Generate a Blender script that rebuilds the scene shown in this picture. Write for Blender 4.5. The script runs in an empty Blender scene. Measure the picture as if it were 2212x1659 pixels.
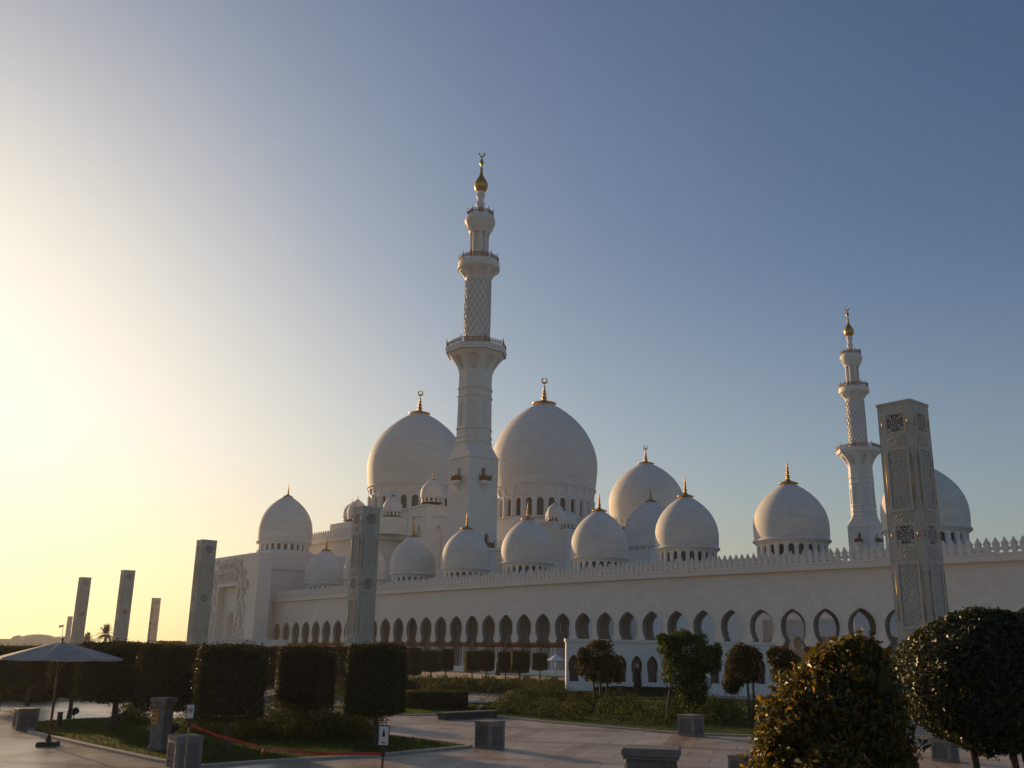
import bpy, bmesh, math, random
import numpy as np
from mathutils import Matrix, Vector

PI = math.pi
sc = bpy.context.scene
col = sc.collection

# ------------------------------------------------------------------ camera
FPX, PITCH, ROLL, AZ, UNIT = 2058.64, 0.2721646, -0.0174356, 0.68653997, 89.7266
EYE = 3.2
HAZE = 0.00016
_c, _s = math.cos, math.sin
_Rr = np.array([[_c(ROLL), _s(ROLL), 0], [-_s(ROLL), _c(ROLL), 0], [0, 0, 1]])
_Rp = np.array([[1, 0, 0], [0, -_s(PITCH), _c(PITCH)], [0, _c(PITCH), _s(PITCH)]])
CM = _Rp @ _Rr
cam_data = bpy.data.cameras.new("camera")
cam = bpy.data.objects.new("camera", cam_data)
col.objects.link(cam)
cam_data.sensor_width = 36.0
cam_data.lens = FPX / 2212 * 36.0
cam_data.clip_start = 0.1
cam_data.clip_end = 20000
r_, u_, b_ = CM[:, 0], CM[:, 1], -CM[:, 2]
cam.matrix_world = Matrix(((r_[0], u_[0], b_[0], 0), (r_[1], u_[1], b_[1], 0), (r_[2], u_[2], b_[2], EYE), (0, 0, 0, 1)))
sc.camera = cam

# ------------------------------------------------------------------ sky, sun, exposure
SUN_AZ = math.radians(39)      # to the left of straight ahead
SUN_EL = math.radians(10.5)
world = bpy.data.worlds.new("World")
sc.world = world
world.use_nodes = True
wn = world.node_tree
wn.nodes.clear()
sky = wn.nodes.new("ShaderNodeTexSky")
sky.sky_type = 'NISHITA'
sky.sun_disc = False
sky.sun_elevation = SUN_EL
sky.sun_rotation = -SUN_AZ
sky.air_density = 1.0
sky.dust_density = 2.0
sky.ozone_density = 3.0
bg = wn.nodes.new("ShaderNodeBackground")
bg.inputs['Strength'].default_value = 0.10
wo = wn.nodes.new("ShaderNodeOutputWorld")


def vmath(op, a, b=None):
    n_ = wn.nodes.new("ShaderNodeVectorMath")
    n_.operation = op
    for i_, q_ in enumerate((a, b)):
        if q_ is None:
            continue
        if isinstance(q_, tuple):
            n_.inputs[i_].default_value = q_
        else:
            wn.links.new(q_, n_.inputs[i_])
    return n_.outputs[0]


# dusty air: the glare round the sun saturates softly, and low air takes out the blue
tcw = wn.nodes.new("ShaderNodeTexCoord")
sepw = wn.nodes.new("ShaderNodeSeparateXYZ")
wn.links.new(tcw.outputs['Generated'], sepw.inputs[0])
low = wn.nodes.new("ShaderNodeMapRange")
low.interpolation_type = 'SMOOTHSTEP'
low.inputs['From Min'].default_value = -0.02
low.inputs['From Max'].default_value = 0.22
wn.links.new(sepw.outputs['Z'], low.inputs['Value'])
capm = wn.nodes.new("ShaderNodeMix")
capm.data_type = 'VECTOR'
capm.inputs['A'].default_value = (1.10, .98, .50)
capm.inputs['B'].default_value = (1.16, 1.10, .98)
wn.links.new(low.outputs[0], capm.inputs['Factor'])
cap_ = capm.outputs[1]
lin = vmath('MULTIPLY', sky.outputs[0], (.127, .125, .127))
lin = vmath('MULTIPLY', vmath('POWER', lin, (1.15, 1.20, 1.18)), (1.22, 1.25, 1.20))
hzf = wn.nodes.new("ShaderNodeMapRange")          # pale dust veil low over the horizon
hzf.interpolation_type = 'SMOOTHSTEP'
hzf.inputs['From Min'].default_value = 0.42
hzf.inputs['From Max'].default_value = 0.0
wn.links.new(sepw.outputs['Z'], hzf.inputs['Value'])
veil = wn.nodes.new("ShaderNodeMix")
veil.data_type = 'VECTOR'
veil.inputs['A'].default_value = (0, 0, 0)
veil.inputs['B'].default_value = (.115, .105, .085)
wn.links.new(hzf.outputs[0], veil.inputs['Factor'])
lin = vmath('ADD', lin, veil.outputs[1])
rat = vmath('DIVIDE', lin, cap_)
SKP = 1.5
pw = vmath('POWER', rat, (SKP, SKP, SKP))
den = vmath('POWER', vmath('ADD', pw, (1, 1, 1)), (1 / SKP, 1 / SKP, 1 / SKP))
outc = vmath('MULTIPLY', vmath('DIVIDE', lin, den), (10, 10, 10))
wn.links.new(outc, bg.inputs[0])
wn.links.new(bg.outputs[0], wo.inputs[0])
sun_data = bpy.data.lights.new("sun", 'SUN')
sun_data.energy = 5.0
sun_data.angle = math.radians(0.6)
sun_data.color = (1.0, 0.66, 0.34)
sun = bpy.data.objects.new("sun", sun_data)
col.objects.link(sun)
sdir = Vector((-math.sin(SUN_AZ) * math.cos(SUN_EL), math.cos(SUN_AZ) * math.cos(SUN_EL), math.sin(SUN_EL)))
sun.rotation_euler = sdir.to_track_quat('Z', 'Y').to_euler()
sun.location = (-60, 60, 60)
sc.view_settings.view_transform = 'Standard'
sc.view_settings.look = 'None'
sc.view_settings.exposure = 0.0
sc.view_settings.gamma = 1.0


# ------------------------------------------------------------------ placing: a photo position (2212 wide) to a place in the world
def ray(x, y):
    return CM @ np.array([x - 1106, 829.5 - y, FPX])


def at(x, y, Y):
    d = ray(x, y)
    p = d * (Y / d[1])
    return Vector((p[0], p[1], p[2] + EYE))


def gnd(x, y, z=0.0):
    d = ray(x, y)
    p = d * ((z - EYE) / d[2])
    return Vector((p[0], p[1], z))


N_ = np.array([-_c(AZ), -_s(AZ), 0])
T_ = np.array([_s(AZ), -_c(AZ), 0])
CROT = -(PI / 2 - AZ)                     # heading of the mosque
CORG = Vector((_c(AZ) * UNIT, _s(AZ) * UNIT, 0))


def wall_at(x, y, b):
    """mosque coordinates (u, z) of a photo position on the plane b metres behind the arcade front"""
    d = ray(x, y)
    X = d * (-(UNIT + b) / (d @ N_))
    return float(X @ T_), float(X[2]) + EYE


def loc2w(u, b, z=0.0):
    p = CORG + Vector((T_[0] * u - N_[0] * b, T_[1] * u - N_[1] * b, z))
    return p


# ------------------------------------------------------------------ mesh helpers
class MB:
    def __init__(self):
        self.v, self.f, self.s, self.m = [], [], [], []

    def vert(self, p):
        self.v.append((p[0], p[1], p[2]))
        return len(self.v) - 1

    def face(self, pts, smooth=False, m=0):
        n = len(self.v)
        self.v.extend([(p[0], p[1], p[2]) for p in pts])
        self.f.append(tuple(range(n, n + len(pts))))
        self.s.append(smooth)
        self.m.append(m)

    def box(self, x0, x1, y0, y1, z0, z1, m=0):
        p = [(x0, y0, z0), (x1, y0, z0), (x1, y1, z0), (x0, y1, z0), (x0, y0, z1), (x1, y0, z1), (x1, y1, z1), (x0, y1, z1)]
        n = len(self.v)
        self.v.extend(p)
        for q in ((0, 3, 2, 1), (4, 5, 6, 7), (0, 1, 5, 4), (1, 2, 6, 5), (2, 3, 7, 6), (3, 0, 4, 7)):
            self.f.append(tuple(n + i for i in q))
            self.s.append(False)
            self.m.append(m)

    def bbox(self, x0, x1, y0, y1, z0, z1, c=0.02):
        """box with chamfered vertical and top edges"""
        out = [(x0 + c, y0), (x1 - c, y0), (x1, y0 + c), (x1, y1 - c), (x1 - c, y1), (x0 + c, y1), (x0, y1 - c), (x0, y0 + c)]
        ins = [(x0 + 2 * c, y0 + c), (x1 - 2 * c, y0 + c), (x1 - c, y0 + 2 * c), (x1 - c, y1 - 2 * c), (x1 - 2 * c, y1 - c), (x0 + 2 * c, y1 - c), (x0 + c, y1 - 2 * c), (x0 + c, y0 + 2 * c)]
        self.rings([[(a, b, z0) for a, b in out], [(a, b, z1 - c) for a, b in out], [(a, b, z1) for a, b in ins]], cap=True)

    def rings(self, R, smooth=False, cap=False, closed=True, m=0):
        k = len(R[0])
        n = len(self.v)
        for r in R:
            self.v.extend([tuple(p) for p in r])
        for i in range(len(R) - 1):
            for j in range(k if closed else k - 1):
                a, b = n + i * k + j, n + i * k + (j + 1) % k
                self.f.append((a, b, b + k, a + k))
                self.s.append(smooth)
                self.m.append(m)
        if cap:
            self.f.append(tuple(n + j for j in range(k))[::-1])
            self.s.append(False)
            self.m.append(m)
            e = n + (len(R) - 1) * k
            self.f.append(tuple(e + j for j in range(k)))
            self.s.append(False)
            self.m.append(m)

    def lathe(self, prof, n=32, c=(0, 0), smooth=True, a0=0.0, cap=False, m=0):
        R = []
        for r, z in prof:
            R.append([(c[0] + r * math.cos(a0 + 2 * PI * j / n), c[1] + r * math.sin(a0 + 2 * PI * j / n), z) for j in range(n)])
        self.rings(R, smooth, cap, m=m)

    def tube(self, path, rad, n=8, smooth=True, cap=True):
        P = [Vector(p) for p in path]
        R = []
        ref = None
        for i, p in enumerate(P):
            t = (P[min(i + 1, len(P) - 1)] - P[max(i - 1, 0)]).normalized()
            if ref is None:
                ref = Vector((0, 0, 1)) if abs(t.z) < 0.9 else Vector((1, 0, 0))
            a = t.cross(ref).normalized()
            ref = a.cross(t).normalized()
            r = rad[i] if hasattr(rad, '__len__') else rad
            R.append([p + (a * math.cos(2 * PI * j / n) + ref * math.sin(2 * PI * j / n)) * r for j in range(n)])
        self.rings(R, smooth, cap)

    def plate(self, outline, mapf, thick, m=0):
        """flat outline (s,z) extruded; mapf(s,z,d)"""
        k = len(outline)
        self.rings([[mapf(s, z, 0) for s, z in outline], [mapf(s, z, thick) for s, z in outline]], False, True, m=m)

    def arch(self, mapf, s0, s1, z0, z1, prof, depth, c=None, back=True, fill=False, subs=1, rm=0):
        """a wall bay s0..s1, z0..z1 with an opening whose half-width at height z is given by prof [(z,w)...] bottom to apex"""
        c = (s0 + s1) / 2 if c is None else c
        zb, zt = prof[0][0], prof[-1][0]
        for d in ((0, depth) if back else (0,)):
            def Q(sa, za, sb, zb_):
                for i in range(subs):
                    a, b = sa + (sb - sa) * i / subs, sa + (sb - sa) * (i + 1) / subs
                    self.face([mapf(a, za, d), mapf(b, za, d), mapf(b, zb_, d), mapf(a, zb_, d)])
            if zb > z0 + 1e-6:
                Q(s0, z0, s1, zb)
            if z1 > zt + 1e-6:
                Q(s0, zt, s1, z1)
            for (za, wa), (zc, wc) in zip(prof[:-1], prof[1:]):
                self.face([mapf(s0, za, d), mapf(c - wa, za, d), mapf(c - wc, zc, d), mapf(s0, zc, d)])
                self.face([mapf(c + wa, za, d), mapf(s1, za, d), mapf(s1, zc, d), mapf(c + wc, zc, d)])
        for (za, wa), (zc, wc) in zip(prof[:-1], prof[1:]):
            for q in (-1, 1):
                self.face([mapf(c + q * wa, za, 0), mapf(c + q * wa, za, depth), mapf(c + q * wc, zc, depth), mapf(c + q * wc, zc, 0)], True, rm)
            if fill:
                self.face([mapf(c - wa, za, depth), mapf(c + wa, za, depth), mapf(c + wc, zc, depth), mapf(c - wc, zc, depth)])
        w = prof[0][1]
        if zb > z0 + 1e-6:
            self.face([mapf(c - w, zb, 0), mapf(c + w, zb, 0), mapf(c + w, zb, depth), mapf(c - w, zb, depth)])

    def mesh(self, name):
        me = bpy.data.meshes.new(name)
        me.from_pydata(self.v, [], self.f)
        me.polygons.foreach_set('use_smooth', self.s)
        me.polygons.foreach_set('material_index', self.m)
        me.update()
        return me

    def build(self, name, mat, parent=None, weld=True, loc=None, rz=None):
        me = self.mesh(name)
        if weld:
            bm = bmesh.new()
            bm.from_mesh(me)
            bmesh.ops.remove_doubles(bm, verts=bm.verts, dist=1e-4)
            bmesh.ops.recalc_face_normals(bm, faces=bm.faces)
            bm.to_mesh(me)
            bm.free()
        return link(name, me, mat, parent, loc, rz)


def link(name, me, mat, parent=None, loc=None, rz=None):
    for mm in (mat if isinstance(mat, (list, tuple)) else [mat]):
        me.materials.append(mm)
    o = bpy.data.objects.new(name, me)
    col.objects.link(o)
    if parent:
        o.parent = parent
    if loc is not None:
        o.location = loc
    if rz is not None:
        o.rotation_euler.z = rz
    return o


def tag(o, label=None, cat=None, group=None, kind=None):
    if label:
        o['label'] = label
    if cat:
        o['category'] = cat
    if group:
        o['group'] = group
    if kind:
        o['kind'] = kind
    return o


def thing(name, label, cat, loc=(0, 0, 0), rz=0.0, group=None):
    o = bpy.data.objects.new(name, None)
    o.empty_display_size = 0.3
    col.objects.link(o)
    o.location = loc
    o.rotation_euler = (0, 0, rz)
    return tag(o, label, cat, group)


def kids(o):
    return [c for c in bpy.data.objects if c.parent == o]


def copy_tree(o, parent=None):
    c = o.copy()
    col.objects.link(c)
    if parent:
        c.parent = parent
    for ch in kids(o):
        copy_tree(ch, c)
    return c


def round_prof(zb, zt, w, n=8):
    p = [(zb, w)]
    for i in range(n + 1):
        a = PI / 2 * i / n
        p.append((zt - w + w * math.sin(a), max(w * math.cos(a), 0.0)))
    return p


def horseshoe(zb, h, w, nk=.62):
    """keyhole arch opening of height h and half-width w at the bulb"""
    P = [(0, nk), (.30, nk), (.32, nk), (.36, nk * .6 + .4 * .96), (.44, .90 if nk < .7 else .96), (.54, .99), (.64, 1.0), (.74, .93), (.84, .74), (.92, .48), (.97, .20), (1.0, 0.0)]
    return [(zb + h * a, w * b) for a, b in P]


# ------------------------------------------------------------------ materials
def mat(name):
    m = bpy.data.materials.new(name)
    m.use_nodes = True
    nt = m.node_tree
    return m, nt, nt.nodes['Principled BSDF'], nt.nodes.new, nt.links.new


def ramp(nt, stops):
    r = nt.nodes.new('ShaderNodeValToRGB')
    e = r.color_ramp.elements
    e[0].position, e[0].color = stops[0][0], (*stops[0][1], 1)
    e[1].position, e[1].color = stops[1][0], (*stops[1][1], 1)
    for p, c in stops[2:]:
        q = e.new(p)
        q.color = (*c, 1)
    return r


def stone(name, a, b, scale=0.6, rough=0.45, joints=None, jdark=0.86, bump=0.06, spec=0.4, rows='xz'):
    """stone with soft veining; joints=(width,height) draws thin slab joints on vertical faces"""
    m, nt, P, new, L = mat(name)
    tc = new('ShaderNodeTexCoord')
    n1 = new('ShaderNodeTexNoise')
    n1.inputs['Scale'].default_value = scale
    n1.inputs['Detail'].default_value = 10
    n1.inputs['Roughness'].default_value = 0.65
    L(tc.outputs['Object'], n1.inputs['Vector'])
    r = ramp(nt, [(0.32, a), (0.68, b)])
    L(n1.outputs['Fac'], r.inputs[0])
    out = r.outputs[0]
    if joints:
        sep = new('ShaderNodeSeparateXYZ')
        L(tc.outputs['Object'], sep.inputs[0])
        if rows == 'polar':
            at_ = new('ShaderNodeMath'); at_.operation = 'ARCTAN2'
            L(sep.outputs['Y'], at_.inputs[0]); L(sep.outputs['X'], at_.inputs[1])
            mu = new('ShaderNodeMath'); mu.operation = 'MULTIPLY'; mu.inputs[1].default_value = joints[2]
            L(at_.outputs[0], mu.inputs[0])
            sx = mu.outputs[0]
        else:
            ad = new('ShaderNodeMath'); ad.operation = 'ADD'
            L(sep.outputs['X'], ad.inputs[0]); L(sep.outputs['Y'], ad.inputs[1])
            sx = ad.outputs[0]
        cb = new('ShaderNodeCombineXYZ')
        L(sx, cb.inputs['X']); L(sep.outputs['Z'], cb.inputs['Y'])
        br = new('ShaderNodeTexBrick')
        br.inputs['Scale'].default_value = 1.0
        br.inputs['Brick Width'].default_value = joints[0]
        br.inputs['Row Height'].default_value = joints[1]
        br.inputs['Mortar Size'].default_value = min(joints[0], joints[1]) * 0.035
        br.inputs['Mortar Smooth'].default_value = 0.5
        br.inputs['Color1'].default_value = (1, 1, 1, 1)
        br.inputs['Color2'].default_value = (0.93, 0.925, 0.915, 1) if rows != 'polar' else (.90, .89, .875, 1)
        br.inputs['Mortar'].default_value = (jdark, jdark, jdark * 0.98, 1)
        L(cb.outputs[0], br.inputs['Vector'])
        mx = new('ShaderNodeMix'); mx.data_type = 'RGBA'; mx.blend_type = 'MULTIPLY'
        mx.inputs['Factor'].default_value = 1.0
        L(out, mx.inputs['A']); L(br.outputs['Color'], mx.inputs['B'])
        out = mx.outputs['Result']
    L(out, P.inputs['Base Color'])
    P.inputs['Roughness'].default_value = rough
    P.inputs['Specular IOR Level'].default_value = spec
    if bump:
        n2 = new('ShaderNodeTexNoise')
        n2.inputs['Scale'].default_value = 9
        n2.inputs['Detail'].default_value = 6
        L(tc.outputs['Object'], n2.inputs['Vector'])
        bp = new('ShaderNodeBump')
        bp.inputs['Strength'].default_value = bump
        bp.inputs['Distance'].default_value = 0.1
        L(n2.outputs['Fac'], bp.inputs['Height'])
        L(bp.outputs[0], P.inputs['Normal'])
    return m


def plain(name, c, rough=0.5, metal=0.0, spec=0.5, var=0.12, scale=6.0):
    m, nt, P, new, L = mat(name)
    tc = new('ShaderNodeTexCoord')
    n1 = new('ShaderNodeTexNoise')
    n1.inputs['Scale'].default_value = scale
    n1.inputs['Detail'].default_value = 5
    L(tc.outputs['Object'], n1.inputs['Vector'])
    r = ramp(nt, [(0.3, tuple(x * (1 - var) for x in c)), (0.7, tuple(min(1, x * (1 + var)) for x in c))])
    L(n1.outputs['Fac'], r.inputs[0])
    L(r.outputs[0], P.inputs['Base Color'])
    P.inputs['Roughness'].default_value = rough
    P.inputs['Metallic'].default_value = metal
    P.inputs['Specular IOR Level'].default_value = spec
    return m


def leafmat(name, stops, rough=0.45, transl=0.25, tb=(1.8, 1.6, .7), spec=0.5):
    m, nt, P, new, L = mat(name)
    g = new('ShaderNodeNewGeometry')
    r = ramp(nt, stops)
    L(g.outputs['Random Per Island'], r.inputs[0])
    L(r.outputs[0], P.inputs['Base Color'])
    P.inputs['Roughness'].default_value = rough
    P.inputs['Specular IOR Level'].default_value = spec
    t = new('ShaderNodeBsdfTranslucent')
    mx0 = new('ShaderNodeMix'); mx0.data_type = 'RGBA'; mx0.blend_type = 'MULTIPLY'
    mx0.inputs['Factor'].default_value = 0.0
    vm = new('ShaderNodeVectorMath'); vm.operation = 'MULTIPLY'
    vm.inputs[1].default_value = tb
    L(r.outputs[0], mx0.inputs['A'])
    L(mx0.outputs['Result'], vm.inputs[0])
    L(vm.outputs[0], t.inputs['Color'])
    ms = new('ShaderNodeMixShader')
    ms.inputs[0].default_value = transl
    o = nt.nodes['Material Output']
    L(P.outputs[0], ms.inputs[1]); L(t.outputs[0], ms.inputs[2]); L(ms.outputs[0], o.inputs['Surface'])
    return m


M = {}
M['marble'] = stone('white_marble', (.70, .655, .60), (.745, .705, .65), 2.2, 0.6, (1.1, .8), 0.84, spec=.25)
M['inlay'] = stone('grey_inlay_stone', (.43, .41, .38), (.50, .48, .445), 2.0, 0.6, spec=.25)
M['soffit_shade'] = stone('shade_tinted_marble', (.215, .208, .20), (.27, .262, .25), 0.8, 0.7, spec=.2)  # white marble darkened in colour to stand in for arcade shade
M['dome'] = stone('dome_marble', (.70, .655, .60), (.745, .705, .65), 2.5, 0.68, spec=.2, joints= (1.3, .45, 5.0), jdark=0.78, rows='polar')
M['marble_plain'] = stone('smooth_marble', (.69, .645, .59), (.745, .70, .645), 0.8, 0.6, spec=.25)
M['pylon'] = stone('grey_carved_stone', (.42, .39, .335), (.52, .485, .42), 0.9, 0.6, (1.55, 1.6), 0.8, 0.10)
M['pylon_relief'] = stone('carved_relief_stone', (.44, .41, .355), (.54, .505, .44), 2.5, 0.6, None, bump=0.1)
M['block'] = stone('carved_block_stone', (.17, .15, .13), (.26, .235, .21), 5.0, 0.7, None, bump=0.4, spec=.2)
M['gold'] = plain('gilded_metal', (.50, .27, .07), 0.38, 1.0, var=0.1, scale=1.5)
M['bronze'] = plain('bronze_railing', (.20, .09, .03), 0.5, 0.25, var=0.25)
M['brass'] = plain('polished_brass', (.62, .43, .19), 0.5, 1.0, var=0.05)
M['capital'] = plain('copper_gilt_capital', (.30, .10, .035), 0.5, 0.35, var=0.35, scale=4)
M['glass'] = plain('dark_window', (.035, .032, .03), 0.25, 0, var=0.3, scale=0.7)
M['dark'] = plain('recess_shade', (.03, .03, .028), 0.8)  # near-black colour painted in for the shade inside holes and recesses
M['black'] = plain('black_plastic', (.012, .012, .013), 0.5)
M['bark'] = plain('bark', (.085, .065, .045), 0.9, var=0.4, scale=14)
M['wood'] = plain('brown_varnished_wood', (.16, .055, .022), 0.4, var=0.3, scale=10)
M['canvas'] = plain('grey_canvas', (.36, .325, .29), 0.85, var=0.08, scale=3)
M['white_canvas'] = plain('white_canvas', (.72, .70, .66), 0.85, var=0.05, scale=3)
M['red'] = plain('red_tape', (.42, .03, .018), 0.35, var=0.1)
M['sign_white'] = plain('white_sign_face', (.62, .62, .60), 0.4, var=0.03)
M['robe'] = plain('black_cloth', (.012, .012, .014), 0.85)
M['skin'] = plain('skin', (.38, .20, .13), 0.6, var=0.05)
M['scarf'] = plain('pink_scarf', (.42, .26, .24), 0.8)
M['dusty'] = plain('pale_dusty_concrete', (.42, .36, .28), 0.8)
M['bench_shade'] = plain('shade_dark_stone', (.06, .058, .06), 0.6, spec=.3)  # bench stone with the shade it stands in put into its colour
M['plaque'] = plain('gold_plaque', (.45, .27, .07), 0.4, 0.6)
M['sand'] = plain('sandy_soil', (.22, .18, .13), 0.95, var=0.2, scale=0.05)
M['soil'] = plain('dark_soil', (.05, .038, .025), 0.95, var=0.3, scale=3)
M['kerb'] = stone('pale_kerb_stone', (.33, .28, .235), (.42, .365, .31), 2.0, 0.5, spec=.3)
M['hedge'] = leafmat('clipped_hedge_leaf', [(0, (.012, .019, .006)), (1, (.045, .048, .013)), (.85, (.028, .035, .010))], 0.6, 0.25, tb=(3.2, 2.4, .7), spec=.2)
M['hedge_core'] = plain('dark_foliage_core', (.012, .014, .008), 0.95)  # solid dark core added inside the foliage to stop see-through
M['shrub'] = leafmat('garden_shrub_leaf', [(0, (.022, .034, .010)), (1, (.075, .072, .022)), (.6, (.038, .048, .013))], 0.65, 0.35, tb=(1.6, 1.7, .8), spec=.15)
M['tree'] = leafmat('garden_tree_leaf', [(0, (.025, .045, .010)), (1, (.08, .11, .025)), (.6, (.042, .068, .015))], 0.6, 0.4, tb=(1.8, 1.8, .8), spec=.2)
M['olive'] = leafmat('brownish_tree_leaf', [(0, (.035, .035, .014)), (1, (.11, .085, .028)), (.6, (.06, .055, .015))], 0.6, 0.3, spec=.2)
M['bush'] = leafmat('glossy_bush_leaf', [(0, (.026, .038, .008)), (1, (.21, .12, .02)), (.66, (.058, .064, .012)), (.90, (.13, .11, .02))], 0.36, 0.5, tb=(3.0, 2.0, .5), spec=.5)  # golden end of the ramp paints sunlight into the leaf colour
M['round'] = leafmat('round_topiary_leaf', [(0, (.010, .017, .006)), (1, (.050, .056, .016)), (.7, (.022, .032, .010))], 0.4, 0.25, tb=(3, 2.3, .6), spec=0.35)
M['palm'] = leafmat('palm_frond', [(0, (.03, .04, .015)), (1, (.07, .07, .03))], 0.6, 0.2)
M['grass'] = leafmat('grass_blade', [(0, (.028, .055, .006)), (1, (.06, .10, .012))], 0.8, 0.3, spec=.1)


def paving_mat():
    m, nt, P, new, L = mat('polished_paving')
    tc = new('ShaderNodeTexCoord')
    mp = new('ShaderNodeMapping')
    mp.inputs['Rotation'].default_value = (0, 0, math.radians(14))
    L(tc.outputs['Object'], mp.inputs['Vector'])
    def brick(w, h, c1, c2, mo, ms):
        b = new('ShaderNodeTexBrick')
        b.inputs['Scale'].default_value = 1
        b.inputs['Brick Width'].default_value = w
        b.inputs['Row Height'].default_value = h
        b.inputs['Mortar Size'].default_value = ms
        b.inputs['Color1'].default_value = (*c1, 1)
        b.inputs['Color2'].default_value = (*c2, 1)
        b.inputs['Mortar'].default_value = (*mo, 1)
        L(mp.outputs[0], b.inputs['Vector'])
        return b
    b1 = brick(1.5, 1.5, (.44, .36, .28), (.58, .49, .395), (.26, .20, .155), 0.025)
    b2 = brick(6.0, 6.0, (1, 1, 1), (.84, .80, .76), (.64, .56, .49), 0.40)
    mx = new('ShaderNodeMix'); mx.data_type = 'RGBA'; mx.blend_type = 'MULTIPLY'
    mx.inputs['Factor'].default_value = 0.9
    L(b1.outputs['Color'], mx.inputs['A']); L(b2.outputs['Color'], mx.inputs['B'])
    n = new('ShaderNodeTexNoise'); n.inputs['Scale'].default_value = 0.7; n.inputs['Detail'].default_value = 8
    L(tc.outputs['Object'], n.inputs['Vector'])
    r = ramp(nt, [(0.3, (.78, .78, .78)), (0.7, (1.08, 1.06, 1.04))])
    L(n.outputs['Fac'], r.inputs[0])
    m2 = new('ShaderNodeMix'); m2.data_type = 'RGBA'; m2.blend_type = 'MULTIPLY'; m2.inputs['Factor'].default_value = 1
    L(mx.outputs['Result'], m2.inputs['A']); L(r.outputs[0], m2.inputs['B'])
    L(m2.outputs['Result'], P.inputs['Base Color'])
    rr = new('ShaderNodeMapRange')
    rr.inputs['To Min'].default_value = 0.20; rr.inputs['To Max'].default_value = 0.42
    L(n.outputs['Fac'], rr.inputs['Value']); L(rr.outputs[0], P.inputs['Roughness'])
    P.inputs['Specular IOR Level'].default_value = 0.35
    bp = new('ShaderNodeBump'); bp.inputs['Strength'].default_value = 0.25; bp.inputs['Distance'].default_value = 0.01
    L(b1.outputs['Fac'], bp.inputs['Height']); L(bp.outputs[0], P.inputs['Normal'])
    return m


def lawn_mat():
    m, nt, P, new, L = mat('lawn_turf')
    tc = new('ShaderNodeTexCoord')
    n = new('ShaderNodeTexNoise'); n.inputs['Scale'].default_value = 1.2; n.inputs['Detail'].default_value = 10
    L(tc.outputs['Object'], n.inputs['Vector'])
    r = ramp(nt, [(0.3, (.022, .042, .005)), (0.7, (.05, .075, .010))])
    L(n.outputs['Fac'], r.inputs[0]); L(r.outputs[0], P.inputs['Base Color'])
    P.inputs['Roughness'].default_value = 0.9
    P.inputs['Specular IOR Level'].default_value = 0.1
    return m


M['paving'] = paving_mat()
M['lawn'] = lawn_mat()

# ------------------------------------------------------------------ ground, paving, lawns
mb = MB()
mb.face([(-4000, -400, 0), (4000, -400, 0), (4000, 6000, 0), (-4000, 6000, 0)])
tag(mb.build('ground', M['sand']), kind='structure')
mb = MB()
mb.face([(-90, -12, .004), (90, -12, .004), (90, 86, .004), (-90, 86, .004)])
tag(mb.build('paved_plaza', M['paving']), kind='structure')
rng = np.random.default_rng(7)


def in_poly(px, py, poly):
    inside = np.zeros(len(px), bool)
    n = len(poly)
    for i in range(n):
        x0, y0 = poly[i][:2]
        x1, y1 = poly[(i + 1) % n][:2]
        cond = ((y0 > py) != (y1 > py))
        xi = (x1 - x0) * (py - y0) / (y1 - y0 + 1e-12) + x0
        inside ^= cond & (px < xi)
    return inside


def sample_poly(poly, n):
    xs = [p[0] for p in poly]
    ys = [p[1] for p in poly]
    out = np.zeros((0, 2))
    while len(out) < n:
        q = np.stack([rng.uniform(min(xs), max(xs), n), rng.uniform(min(ys), max(ys), n)], 1)
        out = np.concatenate([out, q[in_poly(q[:, 0], q[:, 1], poly)]])
    return out[:n]


def leaf_mesh(name, C, Nn, size, aspect=0.5, fold=0.25, up=0.0):
    """kite-shaped leaves at C facing Nn (arrays N,3)"""
    n = len(C)
    Nn = Nn / (np.linalg.norm(Nn, axis=1, keepdims=True) + 1e-9)
    rv = rng.normal(size=(n, 3))
    rv[:, 2] += up
    ax = rv - (rv * Nn).sum(1, keepdims=True) * Nn
    ax /= np.linalg.norm(ax, axis=1, keepdims=True) + 1e-9
    sd = np.cross(Nn, ax)
    L = (size if np.ndim(size) else np.full(n, size)) * rng.uniform(.6, 1.3, n)
    L = L[:, None]
    v = np.empty((n, 4, 3))
    v[:, 0] = C - ax * L * .5
    v[:, 1] = C - sd * L * aspect * .5 + Nn * L * fold * .3
    v[:, 2] = C + ax * L * .5 - Nn * L * fold * .3
    v[:, 3] = C + sd * L * aspect * .5 + Nn * L * fold * .3
    me = bpy.data.meshes.new(name)
    me.vertices.add(n * 4)
    me.vertices.foreach_set('co', v.reshape(-1))
    me.loops.add(n * 4)
    me.loops.foreach_set('vertex_index', np.arange(n * 4, dtype=np.int32))
    me.polygons.add(n)
    me.polygons.foreach_set('loop_start', np.arange(0, n * 4, 4, dtype=np.int32))
    me.polygons.foreach_set('loop_total', np.full(n, 4, dtype=np.int32))
    me.update(calc_edges=True)
    return me


def grass_on(name, poly, n, h=0.06, z=0.03):
    q = sample_poly(poly, n)
    C = np.concatenate([q, np.full((n, 1), z + h * .4)], 1)
    nn = rng.normal(size=(n, 3)); nn[:, 2] *= .25
    me = leaf_mesh(name, C, nn, h * 1.3, .22, .1, up=6.0)
    return link(name, me, M['grass'])


def strip_poly(mb, poly, z, thick=None):
    if thick:
        k = len(poly)
        mb.rings([[(p[0], p[1], z - thick) for p in poly], [(p[0], p[1], z) for p in poly]], False, True)
    else:
        mb.face([(p[0], p[1], z) for p in poly])


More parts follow.
